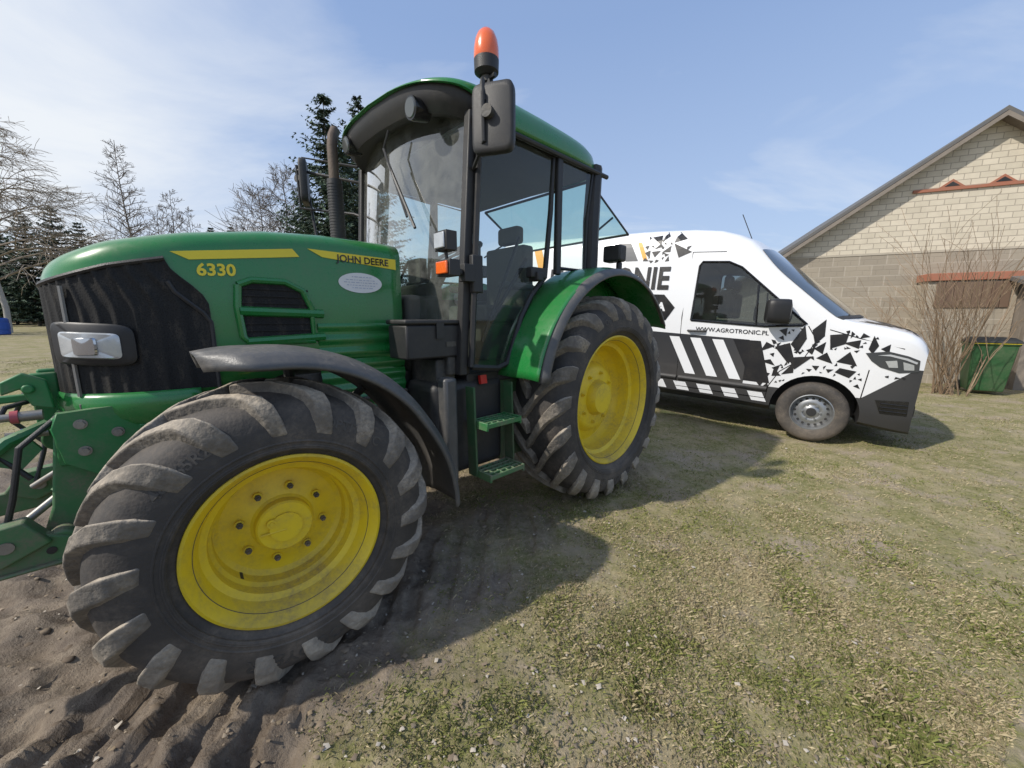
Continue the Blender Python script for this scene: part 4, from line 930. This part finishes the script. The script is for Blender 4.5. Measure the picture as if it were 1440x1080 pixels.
def bare_tree(name,label,x,y,h,seed,bark,twig,grav=0,wide=.4,nb=22,minr=.012,depth=2,nch=4,trunkr=.018,wander=.008):
    rs=random.Random(seed);z=float(H0(x,y));T=thing(name,label,'tree',(x,y,z),(0,0,rs.random()*6),group='trees behind the tractor')
    P=[(0,0,-.2)];n=9
    for i in range(n):P.append((P[-1][0]+rs.gauss(0,wander)*h,P[-1][1]+rs.gauss(0,wander)*h,h*(i+1)/n))
    b=MB();b.tube(P,[max(.015,h*trunkr*(1-i/n*.93)) for i in range(n+1)],8);b.obj('trunk',bark,T,smooth=60)
    b=MB();out=[]
    for k in range(nb):
        t=.22+.76*k/nb;i=min(int(t*n),n-1);p=Vector(P[i]).lerp(Vector(P[i+1]),t*n-i);a=k*2.4+rs.random()
        L=h*wide*(1.05-t)*rs.uniform(.6,1.15);branches(p,(math.cos(a),math.sin(a),.55 if grav>=0 else .2),L+.3,h*.006*(1.2-t),rs,depth,out,grav,nch,.5,4,minr)
    for Q,rr,d in out:b.tube(Q,rr,3,cap=False)
    b.obj('crown',twig,T,smooth=0);return T
m,nt,bb=newmat('spruce_needles');a=N(nt,'ShaderNodeAttribute',attribute_name='Col');nt.links.new(a.outputs['Color'],bb.inputs[0]);bb.inputs['Roughness'].default_value=.8;NEED=m
def spruce_mesh(seed,h,rad_,lev,sparse,w,br):
    rs=np.random.default_rng(seed);V=[];C=[]
    for l in range(lev):
        t=(l+.5)/lev;z=h*(.05+.95*t)+rs.normal(0,.04);L0=rad_*(1-t)**.75+.10
        for k in range(int((15-5*t)*sparse)):
            a=rs.random()*6.283;L=L0*rs.uniform(.45,1.2);dr=.40*(1-t)-.20;nn=max(6,int(L/.075))
            shade=rs.uniform(.5,1.4)*br  # random branch tone; br lightens needles to stand in for distance haze
            for j in range(nn):
                q=(j+rs.random())/nn;rr=L*q;zz=z-dr*L*q*q+.18*L*q*q*q
                for sd in (-1,1):
                    aa=a+sd*rs.uniform(.3,1.2);tl=(.10+.18*L0*(1-q)*.6)*rs.uniform(.7,1.3)
                    p=np.array([math.cos(a)*rr,math.sin(a)*rr,zz]);dv=np.array([math.cos(aa),math.sin(aa),rs.uniform(-.9,.1)])*tl
                    pw=np.array([-math.sin(aa)*.6,math.cos(aa)*.6,rs.uniform(-1,1)])*w
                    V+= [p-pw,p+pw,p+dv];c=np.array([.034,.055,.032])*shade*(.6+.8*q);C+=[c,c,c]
    return np.array(V),np.array(C)
def spruce(x,y,h,rad_,seed,label='dark green spruce tree at the field edge',sparse=1.0,w=.06,lev=34,br=1.0):
    z=float(H0(x,y));T=thing('spruce_tree',label,'tree',(x,y,z),(0,0,seed*1.3),group='trees behind the tractor')
    b=MB();b.tube([(0,0,-.2),(0,0,h*.5),(0,0,h*.985)],[h*.014,h*.008,.01],7);b.obj('trunk',BARK,T)
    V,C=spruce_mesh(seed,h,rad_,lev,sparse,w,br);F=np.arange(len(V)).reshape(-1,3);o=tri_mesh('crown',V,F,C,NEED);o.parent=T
    return T
def pos(u,Y,h=6):return (u-720)/541*(Y*.986-(h-1.4)*.165)
def PL(u_,Y,h):return pos(u_,Y,h*.9),Y,h
for i,(u_,Y,h,r_) in enumerate(((-25,27,7.4,2.4),(5,28,6.4,2.4),(32,26,7.2,2.3),(76,27,7.8,2.3),(114,28,6.9,2.1),(150,33,6.6,1.9),(207,33,6.0,1.7),(300,32,7.4,1.5),(328,31,7.2,1.5),(352,30,6.2,1.5))):
    spruce(*PL(u_,Y,h),r_,10+i,w=.065,lev=32,br=1.2,sparse=1.0)
TL='tall dark spruce tree standing behind the tractor cab'
spruce(*PL(458,15,8.6),2.4,31,TL,.72,.045,60,1.2)
spruce(*PL(506,16.5,9.2),2.7,32,TL,.70,.045,58,1.2)
spruce(*PL(486,18,8.2),2.9,33,TL,.8,.05,50,1.2)
spruce(*PL(432,19,6.8),2.3,34,TL,.8,.05,44,1.2)
bare_tree('larch_tree','bare larch tree with thin grey twigs',*PL(172,27,11.7),3,BARK,TWIG,.02,.17,54,.009,2,5,.008,.003)
bare_tree('birch_tree','bare birch tree with drooping twigs',*PL(-45,19,10.5),5,BIRCH,TWIG2,.5,.52,42,.008,2,9,.012)
bare_tree('bare_tree','leafless thin tree at the field edge',*PL(250,30,9.6),6,BARK,TWIG,0,.22,30,.010,2,5,.010)
bare_tree('bare_tree','leafless thin tree at the field edge',*PL(230,31,8.6),16,BARK,TWIG,0,.22,26,.010,2,5,.010)
bare_tree('bare_tree','leafless thin tree at the field edge',*PL(272,30,8.4),7,BARK,TWIG,0,.24,26,.010,2,5,.010)
bare_tree('bare_tree','leafless bushy tree beside the spruces',*PL(375,20,6.9),8,BARK,TWIG,.05,.42,34,.008,2,6,.012)
bare_tree('bare_tree','leafless bushy tree beside the spruces',*PL(400,22,8.4),9,BARK,TWIG,.05,.40,34,.008,2,6,.012)
rs=random.Random(4);b=MB()
for k in range(3000):
    x=rs.uniform(-50,-6);y=30+rs.uniform(-1,3)-(x+30)*.05;z=float(H0(x,y));h=rs.uniform(1.4,3.4)
    b.tube([(x,y,z-.1),(x+rs.gauss(0,.2),y+rs.gauss(0,.2),z+h*.5),(x+rs.gauss(0,.5),y+rs.gauss(0,.4),z+h)],[.07,.05,.012],3,cap=False)
o=b.obj('hedge',paint('hedge_brown',(.10,.075,.06),.9,dirt=.3),None,smooth=0);o['kind']='stuff'
for i,(x,y,h,nn) in enumerate(((8.65,7.45,2.9,28),(7.9,8.3,1.7,12))):
    rs=random.Random(20+i);T=thing('bare_shrub','leafless brown shrub growing beside the barn wall','shrub',(x,y,float(H0(x,y))),group='shrubs beside the barn')
    b=MB();out=[]
    for k in range(nn):
        a=rs.random()*6.28;s_=rs.uniform(.05,.45);branches((rs.gauss(0,.14),rs.gauss(0,.10),-.05),(math.cos(a)*s_,math.sin(a)*s_,1),h*rs.uniform(.40,.92),.012,rs,2,out,-.02,3,.30,5,.0032)
    for Q,rr,d in out:b.tube(Q,rr,3,cap=False)
    b.obj('branches',TWIG3,T,smooth=0)
x,y,h=-23.2,17.6,.75
T=thing('plastic_barrel','small blue barrel on the grass near the hedge','barrel',(x,y,float(H0(x,y))))
b=MB();r_=.3
b.tube([(0,0,0),(0,0,.03),(0,0,h*.3),(0,0,h*.32),(0,0,h*.66),(0,0,h*.68),(0,0,h-.06),(0,0,h)],[r_*.92,r_,r_,r_*1.05,r_*1.05,r_,r_,r_*.8],24);b.obj('body',BLUE,T)
b=MB();b.cyl((r_*.4,0,h-.01),(r_*.4,0,h+.03),.05,14);b.obj('cap',BLK,T)
# ================================================================== LIGHT / CAMERA
w=bpy.data.worlds.new("World");sc.world=w;w.use_nodes=True;nt=w.node_tree;bg=nt.nodes['Background']
sk=N(nt,'ShaderNodeTexSky');sk.sky_type='NISHITA';sk.sun_disc=False
SD=Vector((-.94,-.47,.94)).normalized()
sk.sun_elevation=math.asin(SD.z);sk.sun_rotation=math.atan2(SD.x,SD.y)%(2*math.pi);sk.air_density=1.0;sk.dust_density=1.0;sk.ozone_density=1.6
g=N(nt,'ShaderNodeTexCoord').outputs['Generated'];sp=N(nt,'ShaderNodeSeparateXYZ');nt.links.new(g,sp.inputs[0])
zc=mth(nt,'MAXIMUM',sp.outputs[2],.04)
cm=N(nt,'ShaderNodeCombineXYZ');nt.links.new(mth(nt,'DIVIDE',sp.outputs[0],mth(nt,'ADD',zc,.12)),cm.inputs[0]);nt.links.new(mth(nt,'DIVIDE',sp.outputs[1],mth(nt,'ADD',zc,.12)),cm.inputs[1])
mp=N(nt,'ShaderNodeMapping');mp.inputs['Scale'].default_value=(.38,.9,1);mp.inputs['Rotation'].default_value=(0,0,.5);nt.links.new(cm.outputs[0],mp.inputs[0])
nz=N(nt,'ShaderNodeTexNoise',i_Scale=1.0,i_Detail=8,i_Roughness=.56,i_Distortion=.7);nt.links.new(mp.outputs[0],nz.inputs[0])
lf=N(nt,'ShaderNodeMapRange');nt.links.new(sp.outputs[0],lf.inputs[0]);lf.inputs[1].default_value=.15;lf.inputs[2].default_value=-.75;lf.inputs[3].default_value=-.10;lf.inputs[4].default_value=.13
cl=ramp(nt,mth(nt,'ADD',nz.outputs[0],lf.outputs[0]),.43,.74).outputs[0];cl=mth(nt,'MULTIPLY',cl,.9)
hz=N(nt,'ShaderNodeMapRange');nt.links.new(sp.outputs[2],hz.inputs[0]);hz.inputs[1].default_value=.55;hz.inputs[2].default_value=0;hz.inputs[3].default_value=0.20;hz.inputs[4].default_value=.75
c=mixc(nt,.5,sk.outputs[0],(1.5,2.5,4.9));c=mixc(nt,hz.outputs[0],c,(3.2,3.85,4.9));c=mixc(nt,cl,c,(5.4,5.6,5.8))
nt.links.new(c,bg.inputs[0]);bg.inputs[1].default_value=.168
s=bpy.data.lights.new('sun','SUN');s.energy=4.1;s.angle=rad(1.2);s.color=(1,.94,.85);so=bpy.data.objects.new('sun',s);sc.collection.objects.link(so);so.rotation_euler=SD.to_track_quat('Z','Y').to_euler()
c=bpy.data.cameras.new('camera');c.sensor_width=36;c.lens=13.525;c.clip_start=.05;c.clip_end=4000
co=bpy.data.objects.new('camera',c);sc.collection.objects.link(co);co.location=(0,0,1.44);co.rotation_euler=(rad(90-9.5),0,0);sc.camera=co
sc.view_settings.view_transform='Standard';sc.view_settings.look='None';sc.view_settings.exposure=0
